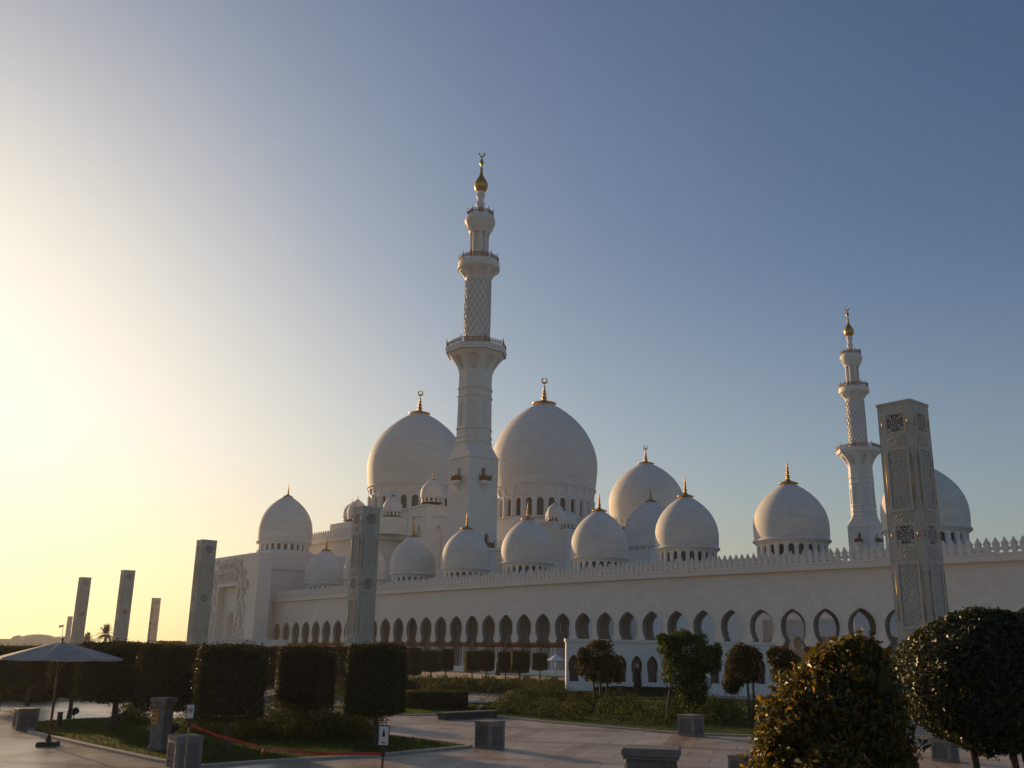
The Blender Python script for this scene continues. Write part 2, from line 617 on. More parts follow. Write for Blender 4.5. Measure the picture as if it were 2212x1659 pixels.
lawns = [
    [(74, 1583), (200, 1612), (340, 1642), (425, 1657), (620, 1643), (820, 1632), (1009, 1614), (920, 1601), (822, 1590), (640, 1570), (440, 1556), (262, 1553), (170, 1556), (83, 1562)],
    [(-60, 1522), (90, 1516), (250, 1512), (320, 1506), (60, 1490), (-60, 1490)],
    [(700, 1531), (780, 1542), (890, 1546), (1010, 1543), (1120, 1528), (1060, 1521), (880, 1519)],
    [(1030, 1545), (1200, 1562), (1350, 1575), (1480, 1586), (1650, 1592), (1800, 1590), (1800, 1520), (1500, 1508), (1200, 1512), (1050, 1520)],
    [(540, 1475), (900, 1500), (1240, 1504), (1240, 1476), (900, 1466), (560, 1458)],
]
for i, pl in enumerate(lawns):
    poly = [gnd(x, y) for x, y in pl]
    # the far edges of a lawn are pulled in so that no sheet reaches beyond the garden
    mb = MB(); strip_poly(mb, poly, .05, .09)
    tag(mb.build('lawn', M['lawn']), kind='structure')
    ctr = sum(poly, Vector()) / len(poly)
    if i in (0, 2, 3):
        tag(grass_on('grass', [(p.x, p.y) for p in poly], 26000 if i == 0 else 9000, .07, .05), ['short mown grass on the lawn beside the parasol', '', 'mown grass strip behind the clipped low hedge', 'short mown grass before the loose shrub bed'][i], 'grass', kind='stuff')
    mk = MB()
    for a, b in zip(poly, poly[1:] + poly[:1]):
        d = (b - a); ln = d.length
        if ln < .3:
            continue
        d /= ln
        nrm = Vector((d.y, -d.x, 0))
        if (a + nrm - ctr).length < (a - ctr).length:
            nrm = -nrm
        q = [a + nrm * .01, b + nrm * .01, b + nrm * .24, a + nrm * .24]
        strip_poly(mk, q, .075, .12)
    tag(mk.build('kerb', M['kerb'], weld=False), kind='structure')

# ------------------------------------------------------------------ dome with drum, glazing and finial
DOME_P = [(.0, .985), (.10, .995), (.22, 1.0), (.40, 1.0), (.58, .975), (.74, .925), (.90, .845), (1.06, .735), (1.20, .605), (1.33, .45), (1.44, .29), (1.51, .16), (1.55, .05), (1.56, 0.001)]


def smooth_prof(P, n=40):
    zs = np.array([p[0] for p in P]); rs = np.array([p[1] for p in P])
    # Catmull-Rom through the points
    out = []
    for i in range(len(P) - 1):
        p0 = max(i - 1, 0); p3 = min(i + 2, len(P) - 1)
        for t in np.linspace(0, 1, 4, endpoint=False):
            def cr(a):
                return .5 * (2 * a[i] + (a[i + 1] - a[p0]) * t + (2 * a[p0] - 5 * a[i] + 4 * a[i + 1] - a[p3]) * t * t + (3 * a[i] - a[p0] - 3 * a[i + 1] + a[p3]) * t ** 3)
            out.append((float(cr(zs)), max(float(cr(rs)), .001)))
    out.append(P[-1])
    return out


FIN_P = [(0, .26), (.015, .27), (.03, .25), (.06, .17), (.11, .105), (.15, .075), (.17, .05), (.20, .075), (.23, .085), (.26, .075), (.29, .04), (.31, .04), (.34, .06), (.365, .065), (.39, .06), (.42, .03), (.44, .03), (.465, .045), (.49, .05), (.515, .045), (.54, .022), (.57, .03), (.595, .034), (.62, .028), (.66, .012), (.78, .004)]


def finial_mesh(mb, s, z, crescent=False, zs=1.0, stem=.68):
    mb.lathe([(r * s * (1 if h < .1 else stem), z + h * s * zs) for h, r in FIN_P], 16)
    if crescent:
        # open ring thicker below
        R = .105 * s * (.55 if zs < .7 else 1)
        cz = z + .78 * s * zs + R * .95
        pts, rad = [], []
        for i in range(29):
            a = math.radians(105) + math.radians(330) * i / 28
            pts.append((R * math.cos(a) * .70, R * math.cos(a) * .70, cz + R * math.sin(a)))
            rad.append(s * (.011 + .014 * (1 - abs(i - 14) / 14.0)))
        mb.tube(pts, rad, 6)


def make_dome(parent, r, hz=1.6, nwin=22, drum_h=1.6, crescent=False, fin=1.0, win=True, loc=(0, 0, 0), seg=56, name='dome'):
    k = hz / 1.56
    mb = MB()
    pr = [(r * .86, -.03 * r), (r * 1.02, -.03 * r), (r * 1.035, .0), (r * 1.02, .035 * r), (r * .995, .045 * r)] + [(r * w, .05 * r + r * z * k) for z, w in smooth_prof(DOME_P)]
    mb.lathe(pr, seg)
    d = mb.build(name, M['dome'], parent, loc=loc)
    mb = MB(); finial_mesh(mb, r * fin * .95, r * hz * .992 + .02 * r, crescent, .92)
    mb.build('finial', M['gold'], d)
    # drum: ring of arched openings below the lip
    mb = MB()
    rd = r * .93
    mapf = lambda s, z, dd: ((rd - dd) * math.cos(s), (rd - dd) * math.sin(s), z)
    st = 2 * PI / nwin
    z0, z1 = -drum_h - .03 * r, -.03 * r
    for i in range(nwin):
        w = st * .29
        hw = w * rd
        pr = [(z0 + drum_h * .12, w)] + [(z0 + (drum_h * .62 - hw * .2), w)] + [(z0 + drum_h * .62 + hw * 1.0 * math.sin(a), w * max(math.cos(a), .0)) for a in [PI / 2 * q / 5 for q in range(6)]]
        mb.arch(mapf, i * st, (i + 1) * st, z0, z1, pr, r * .09, back=False)
    mb.lathe([(rd * 1.0, z1 - .07 * r), (rd * 1.035, z1 - .05 * r), (rd * 1.06, z1 + .01 * r)], seg)
    mb.build('drum', M['marble_plain'], d)
    mb = MB(); mb.lathe([(rd - r * .085, z0), (rd - r * .085, z1)], nwin * 2)
    mb.build('window_glazing', M['glass'], d)
    return d


# ------------------------------------------------------------------ arcade building (the long white front)
def arcade_profile(zc):
    P = [(0, 1.42), (.22, 1.33), (.42, 1.20), (.56, 1.16), (.60, 1.16), (.82, 1.32), (1.15, 1.46), (1.6, 1.56), (2.05, 1.59), (2.45, 1.54), (2.8, 1.41), (3.12, 1.19), (3.4, .89), (3.62, .55), (3.77, .25), (3.86, 0.0)]
    return [(zc + z, w) for z, w in P]


ZCAP = 1.196 + EYE
ZCOR = 8.82 + EYE
ZTOP = ZCOR + .75
K0, K1 = -13, 26
arc = thing('arcade_building', 'long white marble arcade wing with horseshoe arches, merlon parapet and a row of domes', 'arcade', CORG, CROT)
XA, XB = -129.95 + 4 * K0 - 2, -129.95 + 4 * K1 + 2


def arcade_wall(b0, thick, ztop, blind=-99):
    mb = MB()
    mapf = lambda s, z, d: (s, b0 + d, z)
    for k in range(K0, K1 + 1):
        c = -129.95 + 4 * k
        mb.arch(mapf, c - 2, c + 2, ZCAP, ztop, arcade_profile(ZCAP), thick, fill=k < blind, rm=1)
        if k < blind:
            mb.face([mapf(c - 2, .7, thick), mapf(c + 2, .7, thick), mapf(c + 2, ZCAP, thick), mapf(c - 2, ZCAP, thick)])
    for k in range(K0, K1 + 2):           # undersides over the capitals
        c = -129.95 + 4 * k - 2
        mb.face([(c - .58, b0, ZCAP), (c + .58, b0, ZCAP), (c + .58, b0 + thick, ZCAP), (c - .58, b0 + thick, ZCAP)])
    return mb


mb = arcade_wall(0, .95, ZCOR)
for k in range(K0, K1 + 1):               # moulded edge round every opening
    c = -129.95 + 4 * k
    pr = arcade_profile(ZCAP)
    for q in (-1, 1):
        path = [(c + q * (w - .0), -.02, z) for z, w in pr[3:]]
        mb.tube(path, .055, 6)
mb.build('arcade_wall', [M['marble'], M['soffit_shade']], arc)
mb = arcade_wall(5.6, .8, ZCOR - .06, 6)  # left bays closed by infill added to block courtyard light
mb.build('inner_arcade_wall', [M['soffit_shade'], M['soffit_shade']], arc)
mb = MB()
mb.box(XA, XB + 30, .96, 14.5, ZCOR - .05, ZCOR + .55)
mb.build('roof', M['soffit_shade'], arc)
mb = MB()                                  # cornice: stepped overhang
prof = [(0.0, ZCOR - .003), (-.30, ZCOR), (-.34, ZCOR + .06), (-.62, ZCOR + .07), (-.64, ZCOR + .60), (-.70, ZCOR + .63), (-.70, ZTOP), (.95, ZTOP)]
mb.rings([[(xq, y, z) for y, z in prof] for xq in np.linspace(XA, XB + 30, 60)], closed=False)
mb.build('cornice', M['marble_plain'], arc)
mb = MB()
mb.box(XA - 2, XB + 4, -2.0, 14.5, .02, .75)
mb.box(XA - 2, XB + 4, -2.7, -2.003, .02, .38)
mb.build('podium', M['marble_plain'], arc)

# columns: a pair under every pier, capital as sub-part
mbs, mbc = MB(), MB()
for cx in (-.33, .33):
    for cy in (.22, .73):
        mbs.lathe([(.24, .75), (.24, .95), (.19, 1.0), (.17, 1.1), (.155, ZCAP - .72), (.18, ZCAP - .70)], 10, (cx, cy))
        mbc.lathe([(.16, ZCAP - .70), (.21, ZCAP - .60), (.27, ZCAP - .42), (.33, ZCAP - .26), (.36, ZCAP - .12), (.28, ZCAP - .08), (.28, ZCAP - .004)], 12, (cx, cy), cap=False)
        for a in range(8):                 # drooping leaf tips
            t = 2 * PI * a / 8
            mbc.tube([(cx + .17 * math.cos(t), cy + .17 * math.sin(t), ZCAP - .66), (cx + .29 * math.cos(t), cy + .29 * math.sin(t), ZCAP - .36), (cx + .36 * math.cos(t), cy + .36 * math.sin(t), ZCAP - .24), (cx + .39 * math.cos(t), cy + .39 * math.sin(t), ZCAP - .33)], [.05, .07, .05, .02], 5)
c0 = mbs.build('column_cluster', M['marble_plain'], arc, loc=(XA, 0, 0))
mbc.build('capital', M['capital'], c0)
for k in range(K0 + 1, K1 + 2):
    c = copy_tree(c0, arc); c.location = (-129.95 + 4 * k - 2, 0, 0)
for k in range(K0 + 4, K1 + 2, 1):
    c = copy_tree(c0, arc); c.location = (-129.95 + 4 * k - 2, 5.55, 0)

# merlons
MER = [(0, .17), (.12, .17), (.20, .20), (.32, .36), (.44, .385), (.56, .34), (.66, .275), (.74, .27), (.84, .32), (.93, .31), (1.05, .22), (1.2, .12), (1.36, .045), (1.46, .0)]


def merlon_mb(dx=0.0, y0=-.55, mb=None):
    mb = mb or MB()
    out = [(dx + w, z) for z, w in MER] + [(dx - w, z) for z, w in MER[::-1][1:]]
    mb.plate(out, lambda s, z, d: (s, y0 + d, z), .22)
    inn = [(dx + w * .62, .16 + z * .80) for z, w in MER] + [(dx - w * .62, .16 + z * .80) for z, w in MER[::-1][1:]]
    mb.plate(inn, lambda s, z, d: (s, y0 - .045 + d, z), .05)
    mb.plate([(dx + a * .9, .12 + b) for a, b in ((.0, .95), (-.09, .80), (0, .66), (.09, .80))], lambda s, z, d: (s, y0 - .08 + d, z), .05)
    return mb


x = -38.2
m0 = merlon_mb().build('merlon', M['marble_plain'], arc, loc=(x, 0, ZTOP))
for i in range(1, 100):
    c = m0.copy(); col.objects.link(c); c.location = (x - .8 * i, 0, ZTOP)
mb = MB()
xx = x - .8 * 100
while xx > XA + .3:
    merlon_mb(xx, mb=mb); xx -= .8
for i in range(1, 12):
    merlon_mb(x + .8 * i, mb=mb)
o = mb.build('distant_merlons', M['marble_plain'], arc, loc=(0, 0, ZTOP)); o['kind'] = 'stuff'
mb = MB()
for q in range(50):
    xa_, xb_ = XA + .2 + (XB - XA) * q / 50, XA + .2 + (XB - XA) * (q + 1) / 50
    mb.box(xa_, xb_ - .001, -.6, -.25, ZTOP - .01, ZTOP + .06)
mb.build('parapet_base', M['marble_plain'], arc)

d0 = make_dome(arc, 4.05, 1.67, 22, 1.9, loc=(-176, 6.2, 12.45 + EYE), fin=1.05)
dome_u = [-176, -160.3, -144.0, -128.3, -112.6, -96.9, -81.0, -65.3, -49.1]
for i, u in enumerate(dome_u[1:]):
    d = copy_tree(d0, arc)
    d.location = (u, 6.2, 12.62 + EYE)
    if i >= 6:
        d.scale = (1.06, 1.06, 1.0)
mb = MB()
for i, u in enumerate(dome_u):
    mb.box(u - 4.6, u + 4.6, 1.6, 10.8, ZCOR + .56, 10.62 + EYE - .15)
mb.build('dome_plinths', M['marble_plain'], arc)
# bend the long front and shift its bays to take up lens distortion


def warp(x, z):
    t = min(max((x + 110) / 70, -1.2), 1.3)
    du = -.145 * t * t + .63 * t + .015
    dc = 1.070 + .065 * t - .467 * t * t - 1.196
    dt = 8.81 - .038 * t - .361 * t * t - 8.82
    if z <= ZCAP:
        return du, dc * max(z - .8, 0) / (ZCAP - .8)
    return du, dc + (dt - dc) * min((z - ZCAP) / (ZCOR - ZCAP), 1.0)


for o in kids(arc):
    nm = o.name.split('.')[0]
    if nm in ('arcade_wall', 'inner_arcade_wall', 'cornice', 'parapet_base', 'distant_merlons'):
        for v in o.data.vertices:
            du, dz = warp(v.co.x, v.co.z + o.location.z)
            v.co.x += du
            v.co.z += dz
    elif nm == 'merlon':
        du, dz = warp(o.location.x, ZTOP)
        o.location.x += du
        o.location.z += dz
    elif nm == 'column_cluster':
        du, dz = warp(o.location.x, ZCAP)
        o.location.x += du
        o.scale.z = (ZCAP - .75 + dz) / (ZCAP - .75)
        o.location.z = .75 * (1 - o.scale.z)
    elif nm == 'dome':
        i = int(np.argmin([abs(o.location.x - u) for u in dome_u]))
        o.location.z = [12.22, 12.52, 12.62, 12.67, 12.80, 12.55, 12.88, 12.69, 12.68][i] - .08 + EYE
# courtyard side behind the arcade
court = MB(); court.box(-158, -24, 14.6, 141, .02, .72)
tag(court.build('courtyard', M['marble_plain'], None, loc=CORG, rz=CROT), kind='structure')

far = thing('arcade_building', 'far white arcade across the courtyard, seen through the horseshoe arches', 'arcade', loc2w(0, 142, 0), CROT)
mb = MB()
for k in range(K0 - 4, K1 + 1):
    c = -129.95 + 4 * k
    mb.arch(lambda s, z, d: (s, d, z), c - 2, c + 2, ZCAP, ZCOR, arcade_profile(ZCAP), .9)
    mb.lathe([(.35, .7), (.3, ZCAP)], 10, (c - 2, .45))
mb.build('arcade_wall', M['marble'], far)
mb = MB(); mb.box(-200, -24, 5.5, 6.5, .02, ZCOR); mb.box(-200, -24, -.4, 6.5, ZCOR + .01, ZCOR + .7); mb.box(-200, -24, 1.5, 6.5, ZCOR + .71, ZCOR + 7)
mb.build('back_wall', M['marble_plain'], far)

# ------------------------------------------------------------------ gate portal
gu0, gu1, gb = -210.5, -183.0, -5.0
gate = thing('gate_portal', 'tall white portal block with carved floral surround, doorway niche and a big dome', 'portal', CORG, CROT)
GT = 18.3 + EYE
gc = -197.0
mb = MB()
# front slab with a square-headed recess
mapg = lambda s, z, d: (s, gb + d, z)
rw, rh = 4.6, 11.9 + EYE
mb.arch(mapg, gu0, gu1, 0.02, GT, [(0.02, rw), (rh, rw), (rh + .001, 0)], 1.4, c=gc, fill=False, back=False)
mb.face([mapg(gu1, 0.02, 0), mapg(gu1, 0.02, 3.0), mapg(gu1, GT, 3.0), mapg(gu1, GT, 0)])
mb.face([mapg(gu0, 0.02, 0), mapg(gu0, 0.02, 3.0), mapg(gu0, GT, 3.0), mapg(gu0, GT, 0)])
mb.face([mapg(gu0, GT, 0), mapg(gu1, GT, 0), mapg(gu1, GT, 3.0), mapg(gu0, GT, 3.0)])
mb.face([mapg(gu0, 0.02, 4.2), mapg(gu1, 0.02, 3.0), mapg(gu1, GT, 3.0), mapg(gu0, GT, 4.2)])
hp = horseshoe(0.02, 6.9 + EYE, 2.05)
mb.arch(mapg if 0 else (lambda s, z, d: (s, gb + 1.4 + d, z)), gc - rw, gc + rw, 0.02, rh, hp, 1.6, c=gc, back=False)
mb.build('front_wall', M['marble_plain'], gate)
mb = MB()
for r_in in (rw + .05,):
    mb.box(gc - r_in - .55, gc - r_in, gb - .16, gb - .003, 0.03, rh + .1)
    mb.box(gc + r_in, gc + r_in + .55, gb - .16, gb - .003, 0.03, rh + .1)
    mb.box(gc - r_in - .55, gc + r_in + .55, gb - .18, gb - .003, rh + .101, rh + .65)
path = [(gc - w - .25, gb + 1.36, z) for z, w in hp[2:]] + [(gc + w + .25, gb + 1.36, z) for z, w in hp[::-1][1:-2]]
mb.tube(path, .16, 8)
mb.build('door_frame', M['marble_plain'], gate)
mb = MB(); mb.box(gc - 2.2, gc + 2.2, gb + 3.0, gb + 3.1, 0.03, 6.8 + EYE)
mb.build('door', M['glass'], gate)
# raised vines, leaves and flowers round the frame
mb = MB()
rr = random.Random(5)


def flower(x, z, r, a0):
    n = rr.choice((5, 6))
    for k in range(n):
        a = a0 + 2 * PI * k / n
        cx, cz = x + math.cos(a) * r * .6, z + math.sin(a) * r * .6
        ring = []
        for j in range(7):
            t = 2 * PI * j / 7
            ex, ez = math.cos(t) * r * .48, math.sin(t) * r * .26
            ring.append((cx + ex * math.cos(a) - ez * math.sin(a), cz + ex * math.sin(a) + ez * math.cos(a)))
        mb.rings([[(p, gb - .004, q) for p, q in ring], [(cx + (p - cx) * .7, gb - .40, cz + (q - cz) * .7) for p, q in ring]], True, True)


def leafrel(x, z, a, l):
    ring = [(0, 0), (.3, .17), (.6, .19), (1, 0), (.6, -.19), (.3, -.17)]
    R0 = [(x + l * (p * math.cos(a) - q * math.sin(a)), gb - .004, z + l * (p * math.sin(a) + q * math.cos(a))) for p, q in ring]
    cx, cz = x + l * .5 * math.cos(a), z + l * .5 * math.sin(a)
    R1 = [(cx + (p[0] - cx) * .6, gb - .36, cz + (p[2] - cz) * .6) for p in R0]
    mb.rings([R0, R1], True, True)


for side in (-1, 1):
    for j in range(4):
        x0 = gc + side * (rw + 1.1 + j * .9)
        zt = rh + 5.0 - j * 1.55 + rr.uniform(-.4, .4)
        pts = []
        nn = 16
        for i in range(nn + 1):
            z = 1.6 + (zt - 1.6) * i / nn
            pts.append((x0 + .45 * math.sin(i * 1.05 + j * 1.3) * (1 + .2 * j) + side * .02 * i, gb - .05, z))
        mb.tube(pts, .07, 5)
        for i in range(1, nn):
            p = pts[i]
            if rr.random() < .95:
                leafrel(p[0], p[2], PI / 2 + rr.choice((-1, 1)) * rr.uniform(.5, 1.3), rr.uniform(.6, 1.05))
            if rr.random() < .55:
                flower(p[0] + rr.uniform(-.35, .35), p[2], rr.uniform(.35, .6), rr.random() * 6)
        flower(pts[-1][0], pts[-1][2] + .2, .6, 0)
for i in range(17):
    x0 = gc - rw - .3 + i * (2 * rw + .6) / 16
    h = 2.4 + 2.3 * math.cos((x0 - gc) / rw * 1.0) * rr.uniform(.7, 1.15)
    z0 = rh + .75
    pts = [(x0 + .25 * math.sin(t * 5 + i), gb - .05, z0 + h * t) for t in np.linspace(0, 1, 8)]
    mb.tube(pts, .06, 5)
    for p in pts[1:]:
        leafrel(p[0], p[2], PI / 2 + rr.choice((-1, 1)) * rr.uniform(.4, 1.2), rr.uniform(.5, .95))
    flower(pts[-1][0], pts[-1][2] + .1, rr.uniform(.35, .55), 0)
    if rr.random() < .7:
        flower(pts[4][0], pts[4][2], rr.uniform(.3, .45), 0)
mb.build('floral_relief', M['marble_plain'], gate)
mb = MB()
gb2 = gb + 3.12
mb.box(gu0 + 1.2, gu1 - 2.2, gb2, 19, .02, 15.2 + EYE)
mb.box(gu0 + 1.2, gu1 - 1.9, gb2, 19.3, 15.2 + EYE + .01, 18.9 + EYE)
mb.lathe([(6.3, 18.9 + EYE + .01), (6.3, 20.3 + EYE), (5.8, 20.32 + EYE)], 48, (-199.5, 8.3))
mb.build('rear_block', M['marble'], gate)
make_dome(gate, 6.05, 1.72, 24, 2.0, fin=.80, loc=(-199.5, 8.3, 22.3 + EYE))

# ------------------------------------------------------------------ prayer hall with the three great domes
hall = thing('prayer_hall', 'huge white prayer hall crowned by three great marble domes behind the arcade', 'mosque hall', CORG, CROT)
HT = 23.4 + EYE
mb = MB()
mb.box(-236, -184.3, 20, 60, .02, HT)
mb.box(-236, -164.0, 60.01, 135, .02, HT)
mb.box(-184.29, -163.9, 27, 60, .02, 15 + EYE)
mb.box(-163.95, -156.0, 50.0, 104, .02, 15.5 + EYE)
mb.build('hall_body', M['marble'], hall)
mb = MB()
for (x0, x1, y0, y1) in ((-236.5, -183.5, 19.3, 60), (-236, -163.3, 60.02, 135.6)):
    mb.box(x0, x1, y0, y1, HT + .01, HT + .9)
mb.box(-163.4, -155.3, 49.4, 104.6, 15.51 + EYE, 16.2 + EYE)
mb.build('hall_cornice', M['marble_plain'], hall)
mb = MB()
for i in range(46):
    xm = -183.9 - i * 1.1
    sc_ = 1.35
    out = [(xm + w * sc_, HT + .9 + z * sc_) for z, w in MER] + [(xm - w * sc_, HT + .9 + z * sc_) for z, w in MER[::-1][1:]]
    mb.plate(out, lambda s, z, d: (s, 19.5 + d, z), .3)
for i in range(1, 36):
    ym = 19.5 + i * 1.1
    out = [(ym + w * sc_, HT + .9 + z * sc_) for z, w in MER] + [(ym - w * sc_, HT + .9 + z * sc_) for z, w in MER[::-1][1:]]
    mb.plate(out, lambda s, z, d: (-183.7 - d, s, z), .3)
mb.build('merlon_row', M['marble_plain'], hall)


def great_dome(u, b, r, zring, hz, nwin, ztop_plinth, zwin0, zwin1, plinth_r, fin):
    k = hz / 1.56
    mb = MB()
    P = [(0, .955), (.06, .965), (.2, .985), (.40, 1.0), (.55, .99), (.70, .955), (.86, .885), (1.02, .79), (1.17, .665), (1.30, .52), (1.42, .355), (1.50, .21), (1.545, .09), (1.56, .001)]
    pr = [(r * .90, -.02), (r * .975, 0), (r * .98, .012 * r)] + [(r * w, .02 * r + r * z * k) for z, w in smooth_prof(P)]
    mb.lathe(pr, 80)
    d = mb.build('great_dome', M['dome'], hall, loc=(u, b, zring))
    mb = MB(); finial_mesh(mb, r * fin, r * hz + .0 * r, True, .62, .78)
    mb.build('finial', M['gold'], d)
    # band of small blind arches
    mb = MB()
    rb = r * .955
    st = 2 * PI / nwin
    zb0 = zwin1 - zring
    mapb = lambda s, z, dd: ((rb - dd - .35 * (0 - z) / (abs(zb0) + .01) * 1.0) * math.cos(s), (rb - dd - .35 * (0 - z) / (abs(zb0) + .01)) * math.sin(s), z)
    for i in range(nwin):
        w = st * .42
        h0 = zb0 + .05
        pr2 = [(h0, w * .25)] + [(h0 + (-.30 - h0) * t, w * (.25 + .75 * math.sqrt(max(0, math.sin(min(t * 1.35, 1) * PI / 2)))) * (1 if t < .75 else math.sqrt(max(0, 1 - ((t - .75) / .25) ** 2)))) for t in (.25, .5, .75, .85, .93, 1.0)]
        mb.arch(mapb, i * st, (i + 1) * st, zb0, 0, pr2, r * .03, back=False, fill=True, subs=2)
    mb.lathe([(rb * .93, zb0 - .02), (rb * .985, zb0 - .01), (rb * .985, zb0 + .18), (rb * .955, zb0 + .2)], 80)
    mb.build('arched_band', M['marble_plain'], d)
    # window drum
    mb = MB()
    rd = r * .935
    mapd = lambda s, z, dd: ((rd - dd) * math.cos(s), (rd - dd) * math.sin(s), z)
    zlo, zhi = zwin0 - zring, zwin1 - zring
    for i in range(nwin):
        w = st * .30
        hw = w * rd
        pr3 = [(zlo + .4, w), (zhi - .45 - hw, w)] + [(zhi - .45 - hw + hw * math.sin(a), w * max(math.cos(a), 0)) for a in [PI / 2 * q / 6 for q in range(1, 7)]]
        mb.arch(mapd, i * st, (i + 1) * st, zlo, zhi, pr3, r * .085, back=False, subs=2)
    for i in range(nwin):
        mb.lathe([(.26, zlo), (.20, zlo + .5), (.20, zhi - .6), (.30, zhi)], 8, (rd * 1.005 * math.cos(i * st), rd * 1.005 * math.sin(i * st)))
    mb.lathe([(rd * 1.0, zlo + .01), (rd * 1.05, zlo + .0), (rd * 1.05, zlo - .7), (plinth_r, zlo - .75), (plinth_r, ztop_plinth - zring)], 8, smooth=False, a0=PI / 8)
    mb.build('drum', M['marble_plain'], d)
    mb = MB(); mb.lathe([(rd - r * .08, zlo), (rd - r * .08, zhi)], nwin * 2)
    mb.build('window_glazing', M['glass'], d)
    return d


great_dome(-190.2, 37, 12.0, 36.4 + EYE, 1.585, 26, HT, 30.2 + EYE, 34.3 + EYE, 13.2, .82)
great_dome(-189.4, 77, 14.35, 40.65 + EYE, 1.685, 28, HT, 32.3 + EYE, 37.8 + EYE, 16.2, .86)
great_dome(-190.6, 118.5, 11.1, 38.6 + EYE - 1.2, 1.50, 26, HT, 31 + EYE, 35.2 + EYE, 13, .82)


def turret(u, b, wu, wb, zt, base=.02):
    """square turret with recessed arched panels"""
    t = MB()
    z0 = base
    for face in range(4):
        if face == 0:
            mp = lambda s, z, d: (u + s, b - wb / 2 + d, z); w = wu / 2
        elif face == 1:
            mp = lambda s, z, d: (u + wu / 2 - d, b + s, z); w = wb / 2
        elif face == 2:
            mp = lambda s, z, d: (u + s, b + wb / 2 - d, z); w = wu / 2
        else:
            mp = lambda s, z, d: (u - wu / 2 + d, b + s, z); w = wb / 2
        # square-headed recess then an arched niche inside it
        t.arch(mp, -w, w, z0, zt, [(z0 + .01, w * .58), (zt - 1.9, w * .58), (zt - 1.899, 0)], .3, back=False)
        hp_ = horseshoe(zt - 12.5, 9.0, w * .36)
        mp2 = (lambda f: (lambda s, z, d: f(s, z, .3 + d)))(mp)
        t.arch(mp2, -w * .58, w * .58, z0, zt - 1.9, hp_, .8, back=False, fill=True)
    t.box(u - wu / 2 - .15, u + wu / 2 + .15, b - wb / 2 - .15, b + wb / 2 + .15, zt + .002, zt + .35)
    return t


turret(-163.6, 23.2, 6.6, 6.6, 28.0 + EYE).build('turret', M['marble'], hall)
turret(-168.2, 62.2, 8.6, 8.6, 28.6 + EYE).build('turret', M['marble'], hall)
mb = MB()
for (x0, x1, y0, y1, z1) in ((-203, -193.6, 21.5, 30.5, 28.0), (-205.5, -203.01, 22.5, 29.5, 26.6)):
    mb.box(x0, x1, y0, y1, HT + .91, z1 + EYE)
mb.lathe([(3.9, HT + .91), (3.9, 28.0 + EYE), (3.3, 28.05 + EYE)], 8, (-183.5, 26.4), smooth=False, a0=PI / 8)
mb.build('roof_block', M['marble_plain'], hall)
sd = make_dome(hall, 2.35, 1.55, 14, .9, loc=(-197.6, 25.5, 30.6 + EYE - .6), fin=.9, seg=32, name='small_dome')
for (u, b, z, s) in ((-202.6, 27.0, 30.2, .95), (-183.5, 26.4, 29.6, .95), (-163.4, 23.2, 30.2, 1.06), (-168.0, 62.0, 30.6, .88), (-172.0, 65.0, 30.6, .88), (-140.0, 40.0, 24.2, .8)):
    c = copy_tree(sd, hall); c.location = (u, b, z + EYE); c.scale = (s, s, s)
mb = MB()                                   # dome of the courtyard portico
make_dome(hall, 6.45, 1.65, 24, 1.3, loc=(-150.6, 76.2, 23.2 + EYE), fin=.85, name='portico_dome')
mb.box(-158, -143.5, 68, 84.5, .02, 22.0 + EYE)
mb.build('portico', M['marble'], hall)
mb = MB(); mb.box(-143.4, -136.6, 36.6, 43.4, .02, 23.0 + EYE)
mb.build('stair_tower', M['marble'], hall)

# ------------------------------------------------------------------ minarets
def rail(mb, pts, h, closed=True, dens=.5):
    n = len(pts)
    for i in range(n if closed else n - 1):
        a, b = Vector(pts[i]), Vector(pts[(i + 1) % n])
        ln = (b - a).length
        for z in (.06, h * .78):
            mb.tube([a + Vector((0, 0, z)), b + Vector((0, 0, z))], 0.07, 5)
        k = max(1, int(round(ln / dens)))
        for j in range(k):
            p = a.lerp(b, j / k)
            if j == 0:
                mb.tube([p, p + Vector((0, 0, h * 1.05))], .085, 6)
                mb.lathe([(.01, p.z + h * 1.05), (.11, p.z + h * 1.12), (.01, p.z + h * 1.25)], 6, (p.x, p.y))
            else:
                mb.tube([p, p + Vector((0, 0, h * .78))], .06, 4)
            q = a.lerp(b, (j + .5) / k)
            d = (b - a).normalized()
            ring = []
            rr_ = min(ln / k * .36, h * .30)
            for t in range(9):
                an = 2 * PI * t / 8
                ring.append(q + d * rr_ * math.cos(an) + Vector((0, 0, h * .42 + rr_ * math.sin(an))))
            mb.tube(ring, .075, 4)
            mb.tube([q + Vector((0, 0, .08)), q + Vector((0, 0, h * .76))], .055, 4)


